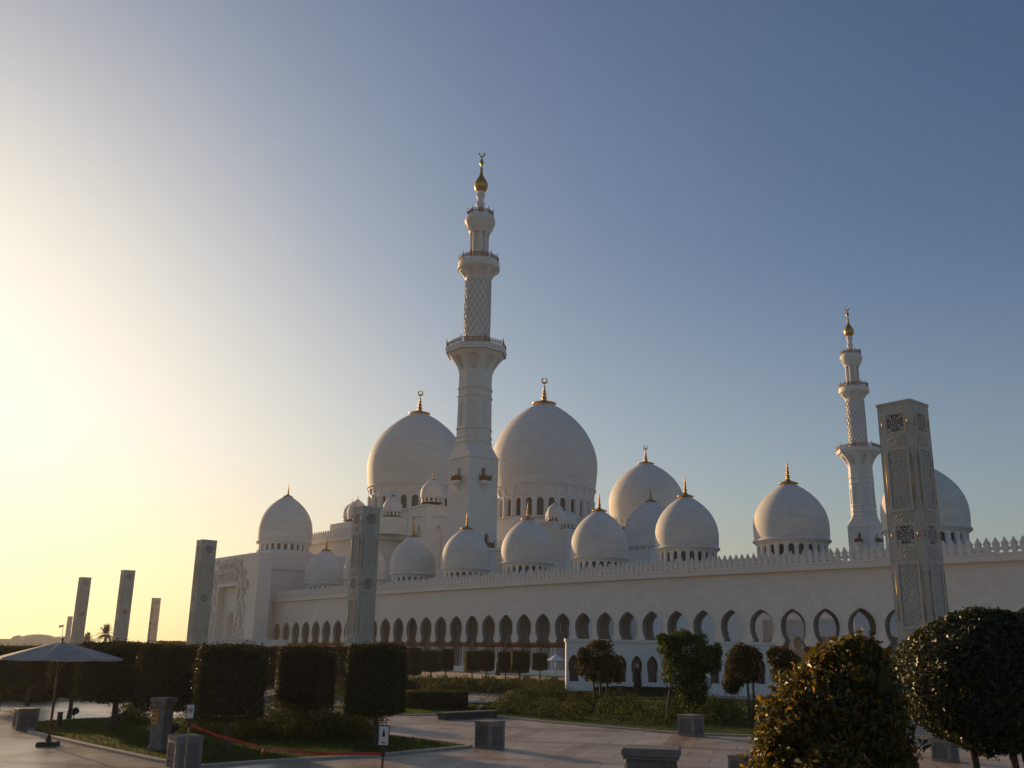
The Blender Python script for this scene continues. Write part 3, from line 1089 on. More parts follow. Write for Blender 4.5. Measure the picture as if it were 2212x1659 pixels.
def minaret_parts(root):
    E = EYE
    L = 3.22
    # square base
    mb = MB()
    zsq = 33.75 + E
    faces = []
    for face in range(4):
        a = face * PI / 2
        ca, sa = math.cos(a), math.sin(a)
        mp = (lambda ca, sa: (lambda s, z, d: (s * ca - (-L + d) * sa, s * sa + (-L + d) * ca, z)))(ca, sa)
        off = 0.0 if face != 1 else 0.0
        pr = round_prof(29.6 + E, 32.0 + E, .5)
        mb.arch(mp, -L, L, 20.5 + E, zsq, pr, .7, back=False)
        off = 1.0
        pr = round_prof(17.7 + E, 20.2 + E, .5)
        mb.arch(mp, -L, L, 0.02, 20.5 + E, pr, .7, c=off, back=False)
    # string course + shoulder up to an octagon
    sq = [(-L, -L), (0, -L), (L, -L), (L, 0), (L, L), (0, L), (-L, L), (-L, 0)]
    sq16 = []
    Ro = 3.30
    o8 = [(Ro * math.cos(PI / 8 + k * PI / 4), Ro * math.sin(PI / 8 + k * PI / 4)) for k in range(8)]
    # octagon corner k order: start at angle 202.5+... match the square split at +-tan(22.5)
    t = L * math.tan(PI / 8)
    for k in range(8):
        x_, y_ = o8[k]
        m = max(abs(x_), abs(y_))
    oct_ = sorted(o8, key=lambda p: math.atan2(p[1], p[0]))
    sqp = []
    for p in oct_:
        a = math.atan2(p[1], p[0])
        qx, qy = (L if p[0] > 0 else -L), (L if p[1] > 0 else -L)
        sqp.append((qx, qy))                # two octagon corners share a square corner
    mb.rings([[(x_ * 1.03, y_ * 1.03, zsq) for x_, y_ in sqp], [(x_ * 1.03, y_ * 1.03, zsq + .22) for x_, y_ in sqp], [(x_, y_, zsq + .25) for x_, y_ in sqp], [(x_, y_, 36.6 + E) for x_, y_ in oct_]])
    mb.build('square_base', M['marble'], root)
    # arched niche doors
    for (zb, off) in ((29.6, 0.0), (17.7, 1.0)):
        for face in range(4):
            g = MB(); gl = MB(); st = MB()
            a = face * PI / 2
            ca, sa = math.cos(a), math.sin(a)
            mp = (lambda ca, sa, o: (lambda s, z, d: ((s + o) * ca - (-L + d) * sa, (s + o) * sa + (-L + d) * ca, z)))(ca, sa, off)
            gl.plate([(w, z) for z, w in round_prof(zb + E + .02, zb + 2.4 + E, .49)] + [(-w, z) for z, w in round_prof(zb + E + .02, zb + 2.4 + E, .49)[::-1][1:]], (lambda f: lambda s, z, d: f(s, z, .55 + d))(mp), .05)
            # bracket balcony
            zf = zb + E - .1
            st.rings([[mp(-.95, zf - .5, 0), mp(.95, zf - .5, 0), mp(.95, zf - .5, -1.0), mp(-.95, zf - .5, -1.0)], [mp(-.95, zf, 0), mp(.95, zf, 0), mp(.95, zf, -1.0), mp(-.95, zf, -1.0)]], cap=True)
            st.rings([[mp(-.08, zf - 1.75, 0), mp(.08, zf - 1.75, 0), mp(.08, zf - 1.75, -.08), mp(-.08, zf - 1.75, -.08)], [mp(-.3, zf - 1.05, 0), mp(.3, zf - 1.05, 0), mp(.3, zf - 1.05, -.35), mp(-.3, zf - 1.05, -.35)], [mp(-.85, zf - .51, 0), mp(.85, zf - .51, 0), mp(.85, zf - .51, -.9), mp(-.85, zf - .51, -.9)]], cap=True)
            rail(g, [mp(-.92, zf, 0), mp(-.92, zf, -.97), mp(.92, zf, -.97), mp(.92, zf, 0)], 1.1, closed=False, dens=.3)
            s1 = st.build('bracket_balcony', M['marble_plain'], root)
            g.build('balcony_rail', M['bronze'], s1)
            gl.build('window_glazing', M['glass'], s1)
    # octagonal shaft with blind arches and string courses
    mb = MB()
    def octmap(rf):
        def mk(k):
            a = k * PI / 4
            ca, sa = math.cos(a), math.sin(a)
            return lambda s, z, d: ((rf(z) - d) * ca - s * rf(z) * sa * 1.0, (rf(z) - d) * sa + s * rf(z) * ca, z)
        return mk
    ap = Ro * math.cos(PI / 8)
    tn = math.tan(PI / 8)
    mk = octmap(lambda z: ap - .15 * (z - 36.6 - E) / 13.0)
    for k in range(8):
        mb.arch(mk(k), -tn, tn, 36.6 + E, 49.65 + E, round_prof2(39.9 + E, 44.3 + E, tn * .42, ap), .22, back=False, fill=True)
    for z in (36.6, 37.6, 39.15, 45.3, 46.85):
        rr_ = Ro - .13 * (z - 36.6) / 13
        mb.lathe([(rr_ - .02, z + E), (rr_ + .16, z + E + .05), (rr_ + .18, z + E + .22), (rr_ - .02, z + E + .36)], 8, smooth=False, a0=PI / 8)
    mb.build('octagonal_shaft', M['marble'], root)
    # flare with deep niches under the first balcony
    mb = MB()
    def fl(z):
        t_ = min(max((z - 49.65 - E) / (54.3 - 49.65), 0), 1)
        return ap - .15 + (5.2 - ap) * (t_ ** 1.75)
    mk = octmap(fl)
    zf0 = 49.66 + E
    nz = 9
    for k in range(8):
        f = mk(k)
        pr = [(zf0 + .9, .05), (zf0 + 1.5, tn * .36), (zf0 + 2.2, tn * .52), (zf0 + 3.0, tn * .58), (zf0 + 3.5, tn * .50), (zf0 + 3.85, tn * .30), (zf0 + 4.0, .0)]
        for za, zb in ((0, .3), (.3, .6), (.6, .9)):
            mb.face([f(-tn, zf0 + za, 0), f(tn, zf0 + za, 0), f(tn, zf0 + zb, 0), f(-tn, zf0 + zb, 0)])
        mb.arch(f, -tn, tn, zf0 + .9, zf0 + 4.64, pr, .75, back=False, fill=True)
    R1 = 5.2 / math.cos(PI / 8)
    mb.lathe([(R1 - .02, 54.3 + E), (R1 + .22, 54.32 + E), (R1 + .22, 55.75 + E - .9), (R1 + .3, 54.95 + E), (R1 + .3, 55.5 + E), (2, 55.52 + E)], 8, smooth=False, a0=PI / 8)
    mb.build('lower_balcony', M['marble_plain'], root)
    mb = MB()
    rail(mb, [((R1 + .1) * math.cos(PI / 8 + k * PI / 4), (R1 + .1) * math.sin(PI / 8 + k * PI / 4), 55.52 + E) for k in range(8)], 1.35, dens=.75)
    mb.build('lower_railing', M['bronze'], root)
    # round shaft with diamond ribs
    mb = MB()
    mb.lathe([(2.45, 55.53 + E), (2.40, 68.75 + E)], 40)
    rs = mb.build('round_shaft', M['marble_plain'], root)
    mb = MB()
    for q in range(14):
        for sg in (-1, 1):
            mb.tube([(2.46 * math.cos(q * 2 * PI / 14 + sg * 2 * PI * z / 24.5), 2.46 * math.sin(q * 2 * PI / 14 + sg * 2 * PI * z / 24.5), 55.6 + E + z) for z in np.linspace(0, 13.1, 40)], .075, 4, smooth=False)
    mb.build('diamond_ribs', M['inlay'], rs)
    mb = MB()
    def fl2(z):
        t_ = min(max((z - 68.75 - E) / (71.5 - 68.75), 0), 1)
        return 2.45 + 1.40 * (t_ ** 1.5)
    cyl = lambda s, z, d: ((fl2(z) - d) * math.cos(s), (fl2(z) - d) * math.sin(s), z)
    st = PI / 4
    for k in range(8):
        z0 = 68.76 + E
        pr = [(z0 + .5, .05), (z0 + .9, st * .22), (z0 + 1.4, st * .30), (z0 + 1.9, st * .30), (z0 + 2.2, st * .2), (z0 + 2.35, .0)]
        for za, zb in ((0, .25), (.25, .5)):
            for q in range(4):
                sa, sb = k * st + st * q / 4, k * st + st * (q + 1) / 4
                mb.face([cyl(sa, z0 + za, 0), cyl(sb, z0 + za, 0), cyl(sb, z0 + zb, 0), cyl(sa, z0 + zb, 0)], True)
        mb.arch(cyl, k * st, (k + 1) * st, z0 + .5, z0 + 2.74, pr, .45, back=False, fill=True, subs=4)
    mb.lathe([(3.85, 71.5 + E), (4.02, 71.52 + E), (4.05, 72.2 + E), (3.95, 72.3 + E), (3.95, 73.0 + E), (1.0, 73.02 + E)], 40, smooth=False)
    mb.build('middle_balcony', M['marble_plain'], root)
    mb = MB()
    rail(mb, [(3.8 * math.cos(k * PI / 6), 3.8 * math.sin(k * PI / 6), 73.02 + E) for k in range(12)], 1.25, dens=.7)
    mb.build('middle_railing', M['bronze'], root)
    # open lantern of slim columns
    mb = MB()
    mb.lathe([(1.35, 73.03 + E), (1.35, 78.4 + E)], 16)
    for k in range(8):
        a = k * PI / 4 + .2
        mb.lathe([(.34, 73.03 + E), (.26, 73.4 + E), (.24, 77.6 + E), (.34, 78.35 + E)], 10, (1.6 * math.cos(a), 1.6 * math.sin(a)))
    mb.build('lantern', M['marble_plain'], root)
    mb = MB()
    mb.lathe([(1.2, 78.34 + E), (1.95, 78.36 + E), (2.02, 78.6 + E), (2.3, 79.4 + E), (2.66, 80.3 + E), (2.90, 81.0 + E), (2.98, 81.35 + E), (2.93, 81.6 + E), (2.78, 82.1 + E), (2.75, 82.2 + E), (.6, 82.22 + E)], 40, smooth=False)
    for k in range(8):
        a = k * PI / 4
        pts = []
        for t_ in np.linspace(0, 1, 9):
            aa = a + .26 * math.sin(PI * (t_ - .5)) * 1.0
            z = 79.0 + 2.0 * math.sin(PI * t_)
            rr_ = np.interp(z, [78.6, 79.3, 80.2, 80.8, 81.3], [2.04, 2.28, 2.64, 2.86, 2.98])
            pts.append((rr_ * math.cos(aa), rr_ * math.sin(aa), z + E))
        mb.tube(pts, .09, 5)
    mb.build('upper_balcony', M['marble_plain'], root)
    mb = MB()
    rail(mb, [(2.65 * math.cos(k * PI / 5), 2.65 * math.sin(k * PI / 5), 82.22 + E) for k in range(10)], 1.2, dens=.6)
    mb.build('upper_railing', M['bronze'], root)
    mb = MB()
    mb.lathe([(1.1, 82.2 + E), (.95, 82.9 + E), (.56, 83.5 + E), (.6, 83.9 + E), (.86, 84.7 + E), (.84, 84.85 + E), (.56, 85.3 + E), (.56, 85.6 + E), (.88, 86.1 + E), (.86, 86.35 + E), (.62, 86.7 + E), (.72, 86.9 + E)], 24)
    fn = mb.build('pinnacle', M['marble_plain'], root)
    mb = MB()
    mb.lathe([(.6, 86.8 + E), (.95, 87.0 + E), (1.25, 87.4 + E), (1.36, 87.95 + E), (1.30, 88.5 + E), (1.06, 89.0 + E), (.80, 89.45 + E), (.55, 89.85 + E), (.39, 90.25 + E), (.31, 90.7 + E), (.27, 91.5 + E), (.26, 91.8 + E), (.12, 92.0 + E), (.13, 92.3 + E), (.38, 92.65 + E), (.44, 92.95 + E), (.34, 93.3 + E), (.14, 93.75 + E), (.05, 94.15 + E), (.03, 94.25 + E)], 24)
    pts, rad = [], []
    for i in range(29):
        a = math.radians(120) + math.radians(330) * i / 28
        pts.append((.42 * math.cos(a), .42 * math.cos(a), 94.85 + E + .58 * math.sin(a)))
        rad.append(.10 + .06 * (1 - abs(i - 14) / 14.0))
    mb.tube(pts, rad, 6)
    mb.build('finial', M['gold'], fn)
    mb = MB()
    mb.box(-.9, -.65, -.12, .12, 89.6 + E, 89.9 + E); mb.tube([(-.55, 0, 89.4 + E), (-.78, 0, 89.62 + E)], .04, 5)
    mb.build('floodlight', M['black'], fn)


def round_prof2(zb, zt, w, k):
    """as round_prof, for a half-width given as a fraction of the apothem k"""
    p = [(zb, w)]
    for i in range(7):
        a = PI / 2 * i / 6
        p.append((zt - w * k + w * k * math.sin(a), max(w * math.cos(a), 0)))
    return p


MIN_OLD = [0, 17.7, 29.6, 33.75, 36.6, 39.15, 46.85, 49.65, 55.52, 56.9, 68.75, 71.5, 73.02, 74.2, 78.4, 80.8, 82.2, 83.4, 86.8, 87.95, 95]
MIN_NEW = [0, 17.2, 28.9, 32.95, 35.9, 38.4, 46.0, 48.7, 53.9, 55.2, 67.7, 69.9, 71.35, 72.55, 77.5, 79.6, 80.95, 82.2, 86.5, 87.8, 95]


def relevel(o):
    for c in kids(o):
        if c.type == 'MESH':
            for v in c.data.vertices:
                v.co.z = float(np.interp(v.co.z - EYE, MIN_OLD, MIN_NEW)) + EYE if v.co.z > EYE else v.co.z
        relevel(c)


min1 = thing('minaret', 'tallest white minaret in the middle, with a square base, bronze railed balconies and gilded top', 'minaret', loc2w(-135.9, 12.9), CROT, 'minarets of the mosque')
minaret_parts(min1)
relevel(min1)
min2 = copy_tree(min1)
p = at(1869, 1144, 254)
min2.location = (p.x, p.y, 0)
min2['label'] = 'smaller looking distant white minaret rising just left of the near stone pylon'

# ------------------------------------------------------------------ carved stone pylons
LP = 1.56
PH = 10.6 + EYE


def relief_panel(w, h, seed, nx, nz):
    """carved arabesque as a displaced sheet, mirrored left to right"""
    xs = np.linspace(-1, 1, nx); zs = np.linspace(0, 1, nz)
    X, Z = np.meshgrid(xs, zs)
    A = np.abs(X)
    per = h / w
    zz = Z * per * 2.2
    f = np.sin(A * 9 + 2.4 * np.sin(zz * 4.6 + seed)) * np.cos(zz * 7.1 - A * 5.0)
    f += .7 * np.sin(np.hypot(A - .5, (zz % .8) - .4) * 24)
    f += .5 * np.cos(A * 14 + zz * 9)
    d = .032 * np.tanh(f * 1.6)
    edge = (np.abs(X) > .97) | (Z < .008) | (Z > .992)
    d[edge] = .0
    V = [(X[i, j] * w / 2, -float(d[i, j]), Z[i, j] * h) for i in range(nz) for j in range(nx)]
    F = [(i * nx + j, i * nx + j + 1, (i + 1) * nx + j + 1, (i + 1) * nx + j) for i in range(nz - 1) for j in range(nx - 1)]
    me = bpy.data.meshes.new('carved_panel')
    me.from_pydata(V, [], F)
    me.materials.append(M['pylon_relief'])
    return me


def grille_mb(w):
    mb = MB()
    c = w / 2
    t = .028
    for R in (.07, .16):
        mb.tube([(R * math.cos(a), 0, R * math.sin(a)) for a in np.linspace(0, 2 * PI, 17)], t, 5)
    for k in range(8):
        a = k * PI / 4
        ca, sa = math.cos(a), math.sin(a)
        mb.tube([(.16 * ca, 0, .16 * sa), (.30 * ca, 0, .30 * sa)], t, 5)
    for i in range(-2, 3):
        for j in range(-2, 3):
            if math.hypot(i, j) < 1.2:
                continue
            R = .066
            mb.tube([(i * .156 + R * math.cos(q), 0, j * .156 + R * math.sin(q)) for q in np.linspace(0, 2 * PI, 11)], t * .45, 5)
            for q in range(4):
                an = PI / 4 + q * PI / 2
                mb.tube([(i * .156 + R * math.cos(an), 0, j * .156 + R * math.sin(an)), (i * .156 + .11 * math.cos(an), 0, j * .156 + .11 * math.sin(an))], t * .45, 4)
    for sx in (-1, 1):
        for sz in (-1, 1):
            mb.tube([(sx * (.42 * c / .42 - .11 + .09 * math.cos(a)), 0, sz * (c - .11 + .09 * math.sin(a))) for a in np.linspace(0, 2 * PI, 11)], t * .8, 5)
            mb.tube([(sx * .23, 0, sz * .23), (sx * (c - .02), 0, sz * (c - .02))], t, 5)
            mb.tube([(sx * .16, 0, sz * c), (sx * .3, 0, sz * .3), (sx * c, 0, sz * .16)], t * .85, 5)
    # frame
    for s in (-1, 1):
        mb.box(s * (c + .06) - .055, s * (c + .06) + .055, -.05, .04, -c - .115, c + .115)
        mb.box(-c - .004, c + .004, -.05, .04, s * (c + .06) - .055, s * (c + .06) + .055)
    return mb


GW = .78
PER = 4.9


def make_pylon(loc, label):
    root = thing('pylon', label, 'pylon', loc, CROT, 'carved stone pylons in the gardens')
    h = LP / 2
    mb = MB()
    # shaft with real square recesses behind the grilles
    tops = [PH - .45 - GW / 2 - i * PER for i in range(3)]
    for face in range(4):
        a = face * PI / 2
        ca, sa = math.cos(a), math.sin(a)
        mp = (lambda ca, sa: (lambda s, z, d: (s * ca - (-h + d) * sa, s * sa + (-h + d) * ca, z)))(ca, sa)
        zlo = 0.02
        for zc in tops[::-1]:
            mb.arch(mp, -h, h, zlo, zc + GW / 2 + .2, [(zc - GW / 2, GW / 2), (zc + GW / 2, GW / 2), (zc + GW / 2 + .001, 0)], .3, back=False)
            zlo = zc + GW / 2 + .2
        mb.face([mp(-h, zlo, 0), mp(h, zlo, 0), mp(h, PH, 0), mp(-h, PH, 0)])
    mb.box(-h - .03, h + .03, -h - .03, h + .03, PH + .001, PH + .12)
    mb.lathe([(1.15, .02), (1.15, .5), (1.05, .55)], 4, smooth=False, a0=PI / 4)
    sh = mb.build('shaft', M['pylon'], root)
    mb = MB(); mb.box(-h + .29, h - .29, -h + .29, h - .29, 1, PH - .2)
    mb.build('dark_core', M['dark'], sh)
    return root, tops


pyl, tops = make_pylon((0, 0, 0), '')
grm = grille_mb(GW).mesh('grille'); grm.materials.append(M['pylon_relief'])
lp_h = 2.55
lpm = relief_panel(.80, lp_h, .4, 44, 150)
spm = relief_panel(.80, .42, 1.7, 40, 24)
mb = MB()
for s in (-1, 1):
    mb.box(s * .47 - .05, s * .47 + .05, -.06, .02, -.10, lp_h + .10)
    mb.box(-.419, .419, -.06, .02, (-.1 if s < 0 else lp_h), (0 if s < 0 else lp_h + .1))
frm = mb.mesh('panel_frame'); frm.materials.append(M['pylon_relief'])
mb = MB()
mb.tube([(0, -.05, .25), (0, -.05, lp_h - .25)], .017, 8)
stm = mb.mesh('brass_strip'); stm.materials.append(M['brass'])
mb = MB()
mb.tube([(0, -.05, -.13), (0, -.05, .13)], .022, 8)
st2 = mb.mesh('brass_strip'); st2.materials.append(M['brass'])
for face in range(4):
    a = face * PI / 2
    ca, sa = math.cos(a), math.sin(a)
    def put(name, me, z, d=0.0, s=0.0):
        o = bpy.data.objects.new(name, me); col.objects.link(o); o.parent = pyl
        yy = -LP / 2 + d
        o.location = (s * ca - yy * sa, s * sa + yy * ca, z); o.rotation_euler = (0, 0, a)
        return o
    for i, zc in enumerate(tops):
        put('grille', grm, zc, .03)
        put('brass_strip', st2, zc, 0, -.585)
        put('brass_strip', st2, zc, 0, .585)
        if i < 2:
            zt = zc - GW / 2 - .14
            put('carved_panel', spm, zt - .5, -.012)
            put('carved_panel', lpm, zt - .72 - lp_h, -.012)
            put('panel_frame', frm, zt - .72 - lp_h, 0)
            put('brass_strip', stm, zt - .72 - lp_h, 0, -.585)
            put('brass_strip', stm, zt - .72 - lp_h, 0, .585)
            put('carved_panel', spm, zt - .72 - lp_h - .62, -.012)
pspots = [((1949, 880), 41.3, 'nearest and tallest carved stone pylon at right, beside the round clipped tree'),
          ((792, 1100), 74.5, 'carved stone pylon standing before the middle of the arcade, left of the minaret'),
          ((447, 1170), 100, 'carved stone pylon at the left edge of the white gate portal'),
          ((277, 1234), 141, 'carved stone pylon beside the bigger palm, second from the portal'),
          ((184, 1249), 160, 'carved stone pylon between the two far palms and the little pylon touching it'),
          ((338, 1293), 224, 'slim distant pylon standing alone between two taller ones at left'),
          ((152, 1332), 385, 'tiny farthest pylon half hidden by a taller one, near the flag')]
for i, ((x, y), Y, lab) in enumerate(pspots):
    p = at(x, y, Y)
    o = pyl if i == 0 else copy_tree(pyl)
    o.location = (p.x, p.y, p.z - PH)
    if i >= 5:
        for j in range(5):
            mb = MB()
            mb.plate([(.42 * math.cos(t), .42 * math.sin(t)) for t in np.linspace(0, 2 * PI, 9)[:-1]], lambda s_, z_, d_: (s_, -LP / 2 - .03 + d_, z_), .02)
            mb.build('opening', M['dark'], o, loc=(0, 0, PH - 5.6 - j * 1.3))  # dark disc laid on the face paints the shade of a hole
    o['label'] = lab

# ------------------------------------------------------------------ white garden walls with small arches
def garden_wall(p0, p1, h, sp, label, aw=.45, ah=2.0, zb=.95):
    d = p1 - p0
    ln = math.hypot(d.x, d.y)
    root = thing('garden_wall', label, 'wall', (p0.x, p0.y, 0), math.atan2(d.y, d.x))
    mb = MB()
    n = int(ln / sp)
    mp = lambda s, z, dd: (s, dd, z)
    for i in range(n):
        mb.arch(mp, i * sp, (i + 1) * sp, .02, h, horseshoe(zb, ah, aw, .82), .5)
    if ln - n * sp > .05:
        mb.box(n * sp, ln, 0, .5, .02, h)
    mb.face([(0, 0, .02), (0, .5, .02), (0, .5, h), (0, 0, h)])
    mb.build('wall', M['marble_plain'], root)
    mb = MB(); mb.box(-.08, ln + .08, -.12, .62, h + .002, h + .22); mb.box(-.1, ln + .1, -.10, -.003, .03, .42)
    mb.build('coping', M['marble_plain'], root)
    mb = MB(); mb.box(.2, ln - .2, .51, .56, .5, h - .3)
    mb.build('lattice_backing', M['glass'], root)
    return root


p0, p1 = at(1223, 1379.5, 77), at(1674, 1389, 78.5)
garden_wall(Vector((p0.x, p0.y, 0)), Vector((p1.x, p1.y, 0)), p0.z - .22, 1.24, 'low white garden wall with small keyhole arches behind the right hand trees')
p0, p1 = at(412, 1390, 128), at(619, 1390, 128)
garden_wall(Vector((p0.x, p0.y, 0)), Vector((p1.x, p1.y, 0)), .55 + EYE, 2.4, 'low white wall with small arches in front of the gate portal', .55, 2.2, .6)

p0, p1 = at(1946, 1455, 58), at(1990, 1456, 58)
root = thing('white_gatepost', 'short plain white wall block between the golden bush and the round clipped tree', 'wall', (p0.x, p0.y, 0), CROT + 1.2)
mb = MB(); mb.bbox(0, 1.25, 0, .6, .01, p0.z - .14, .03)
mb.build('block', M['marble_plain'], root)
mb = MB(); mb.bbox(-.05, 1.3, -.05, .65, p0.z - .138, p0.z, .03)
mb.build('coping', M['marble_plain'], root)

# ------------------------------------------------------------------ plants
def lump(P, s=1.0, seed=0.0):
    """cheap smooth 3-D noise in -1..1 for an (N,3) array"""
    x, y, z = (P * s).T
    return (np.sin(x * 1.7 + seed + 1.3 * np.sin(y * 1.1 + seed)) + np.sin(y * 2.1 - seed + 1.2 * np.sin(z * 1.4)) + np.sin(z * 1.9 + seed * 2 + 1.1 * np.sin(x * 1.3))) / 3


def sup_ellipse_pts(n, w, d, h, e=5.0):
    """points and normals on a rounded box standing on z=0"""
    q = rng.normal(size=(n, 3))
    # sample box faces by area
    A = np.array([w * h, w * h, d * h, d * h, w * d, w * d * .6])
    f = rng.choice(6, n, p=A / A.sum())
    u, v = rng.uniform(-1, 1, n), rng.uniform(-1, 1, n)
    P = np.zeros((n, 3))
    P[f == 0] = np.stack([u, -np.ones(n), v], 1)[f == 0]
    P[f == 1] = np.stack([u, np.ones(n), v], 1)[f == 1]
    P[f == 2] = np.stack([-np.ones(n), u, v], 1)[f == 2]
    P[f == 3] = np.stack([np.ones(n), u, v], 1)[f == 3]
    P[f == 4] = np.stack([u, v, np.ones(n)], 1)[f == 4]
    P[f == 5] = np.stack([u, v, -np.ones(n)], 1)[f == 5]
    k = (np.abs(P) ** e).sum(1) ** (1 / e)
    P = P / k[:, None]
    Nn = np.sign(P) * np.abs(P) ** (e - 1)
    Nn /= np.linalg.norm(Nn, axis=1, keepdims=True)
    P *= np.array([w / 2, d / 2, h / 2])
    P[:, 2] += h / 2
    return P, Nn


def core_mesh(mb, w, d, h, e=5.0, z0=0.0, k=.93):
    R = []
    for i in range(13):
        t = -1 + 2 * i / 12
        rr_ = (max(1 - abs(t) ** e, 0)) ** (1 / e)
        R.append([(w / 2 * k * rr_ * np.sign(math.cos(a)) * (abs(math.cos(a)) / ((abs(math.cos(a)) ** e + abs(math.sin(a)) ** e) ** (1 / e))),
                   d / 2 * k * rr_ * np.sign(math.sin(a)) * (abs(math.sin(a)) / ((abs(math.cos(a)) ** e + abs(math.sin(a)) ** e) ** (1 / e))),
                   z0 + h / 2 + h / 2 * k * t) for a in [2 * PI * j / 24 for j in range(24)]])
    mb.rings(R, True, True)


def make_box_tree(label):
    root = thing('clipped_tree', label, 'tree', group='box clipped trees in the garden')
    w, h, z0 = 2.0, 2.15, 1.05
    P, Nn = sup_ellipse_pts(17000, w, w, h, 11.0)
    P += Nn * (lump(P, 2.2, 1.0)[:, None] * .07 - rng.uniform(0, .10, (len(P), 1)) + .02)
    loose = rng.random(len(P)) < .09
    P[loose] += Nn[loose] * rng.uniform(.02, .11, (loose.sum(), 1))
    P[:, 2] += z0
    me = leaf_mesh('crown', P, Nn + rng.normal(size=P.shape) * .55, .075, .55)
    cr = link('crown', me, M['hedge'], root)
    mb = MB(); core_mesh(mb, w, w, h, 11.0, z0)
    mb.build('opaque_core', M['hedge_core'], cr)
    mb = MB(); mb.tube([(0, 0, 0), (.02, .01, .5), (0, .02, 1.2)], [.13, .10, .09], 10)
    mb.build('trunk', M['bark'], root)
    return root


bt = make_box_tree('')
# photo spot of the trunk foot, apparent width in the photo, height of the top edge in the photo, label
boxes = [
    (242, 1578, 150, 1387, 'boxy clipped tree right of the parasol, its trunk by a round garden lamp'),
    (362, 1602, 142, 1393, 'boxy clipped tree behind the stone pedestal with the gold plaque'),
    (486, 1635, 158, 1393, 'broadest boxy clipped tree, behind the no photography sign'),
    (655, 1596, 118, 1396, 'boxy clipped tree between the two front ones, above the loose shrub mass'),
    (808, 1618, 132, 1392, 'boxy clipped tree just left of the post with the black and white sign'),
    (148, 1556, 105, 1394, 'boxy clipped tree directly behind the pole of the parasol'),
    (58, 1524, 92, 1396, 'boxy clipped tree at the left edge, second from the frame'),
    (-6, 1532, 100, 1396, 'boxy clipped tree cut by the left edge of the frame'),
    (605, 1500, 70, 1397, 'far boxy clipped tree peeping out left of the middle one'),
    (740, 1496, 58, 1397, 'far boxy clipped tree below the foot of the middle pylon'),
    (555, 1535, 62, 1398, 'boxy clipped tree half hidden behind the broadest one'),
    (930, 1473, 45, 1405, 'small far boxy tree, leftmost of the row before the arcade columns'),
    (962, 1471, 34, 1402, 'small far boxy tree tucked behind the leftmost of the row'),
    (1019, 1472, 38, 1407, 'small far boxy tree just left of the walking person in black'),
    (1050, 1471, 34, 1405, 'small far boxy tree right next to the walking person in black'),
    (1092, 1474, 32, 1408, 'small far boxy tree right of the walking person in black'),
    (1122, 1476, 44, 1406, 'biggest far boxy tree near the small white parasol'),
    (1166, 1466, 34, 1411, 'small far boxy tree touching the small white parasol'),
    (893, 1486, 34, 1400, 'far boxy tree showing right of the tree by the sign post'),
]
for i, (x, y, w, yt, lab) in enumerate(boxes):
    g = gnd(x, y)
    top = at(x, yt, g.y)
    o = bt if i == 0 else copy_tree(bt)
    o.location = g
    wm = w / FPX * (CM.T @ np.array([g.x, g.y, -EYE]))[2]
    sx = wm / 2.0 / 1.16
    o.scale = (sx, sx, top.z / 3.2)
    o.rotation_euler.z = [CROT + .5, CROT + PI / 2 + .35, .12, CROT + .62, -.14, .3, .2][i % 7]
    o['label'] = lab


def hedge(x0, x1, yb, Ydepth, h, label, depth=2.0, name='clipped_hedge', rz=0.0):
    g0, g1 = gnd(x0, yb), gnd(x1, yb)
    c = (g0 + g1) / 2
    w = (g1 - g0).length
    root = thing(name, label, 'hedge', (c.x, c.y + depth / 2, 0), rz, 'clipped low hedges')
    n = int(min(26000, 1500 * (w * h + w * depth + depth * h)))
    P, Nn = sup_ellipse_pts(n, w, depth, h, 7.0)
    P += Nn * (lump(P, 2.0, 2.0)[:, None] * .04 - rng.uniform(0, .08, (len(P), 1)))
    cr = link('foliage', leaf_mesh('foliage', P, Nn + rng.normal(size=P.shape) * .5, .075, .55), M['hedge'], root)
    mb = MB(); core_mesh(mb, w, depth, h, 7.0, 0)
    mb.build('opaque_core', M['hedge_core'], cr)
    return root


hedge(871, 1005, 1534, 0, .95, 'clipped low hedge block in the middle, right of the tree by the sign', 3.2)
hedge(1099, 1300, 1516, 0, .60, 'long clipped low hedge between the small parasol and the loose shrubs', 3.5)
hedge(1300, 1490, 1506, 0, .65, 'clipped low hedge before the small arched wall, under the bright green tree', 3.0)
hedge(640, 900, 1497, 0, .9, 'clipped low hedge behind the middle boxy trees', 3.0)
hedge(-80, 95, 1518, 0, 1.0, 'clipped low hedge at the left edge behind the big parasol', 2.5)
hedge(880, 1240, 1482, 0, .55, 'thin clipped hedge before the arcade columns', 3.0)


def shrub_bed(name, poly, h, n, size, label, mtl='shrub', seed=0.0, nstem=90):
    """a planted bed of loose shrubs: many overlapping soft lumps of leaves"""
    cs = sample_poly([(p[0], p[1]) for p in poly], nstem)
    hh = h * rng.uniform(.65, 1.15, nstem)
    rr_ = h * rng.uniform(.45, .8, nstem)
    k = rng.integers(0, nstem, n)
    d = rng.normal(size=(n, 3)); d /= np.linalg.norm(d, axis=1, keepdims=True)
    d[:, 2] = np.abs(d[:, 2]) * 1.0
    rad = rng.uniform(.55, 1.05, n) ** .5
    spike = rng.random(n) < .06
    rad[spike] *= rng.uniform(1.05, 1.3, spike.sum())
    C = np.stack([cs[k, 0] + d[:, 0] * rr_[k] * rad, cs[k, 1] + d[:, 1] * rr_[k] * rad, .05 + d[:, 2] * hh[k] * rad], 1)
    me = leaf_mesh(name, C, d + rng.normal(size=C.shape) * .7, size, .5)
    o = link(name, me, M[mtl])
    tag(o, label, 'shrubs', kind='stuff')
    return o


def G(pts):
    return [tuple(gnd(x, y))[:2] for x, y in pts]


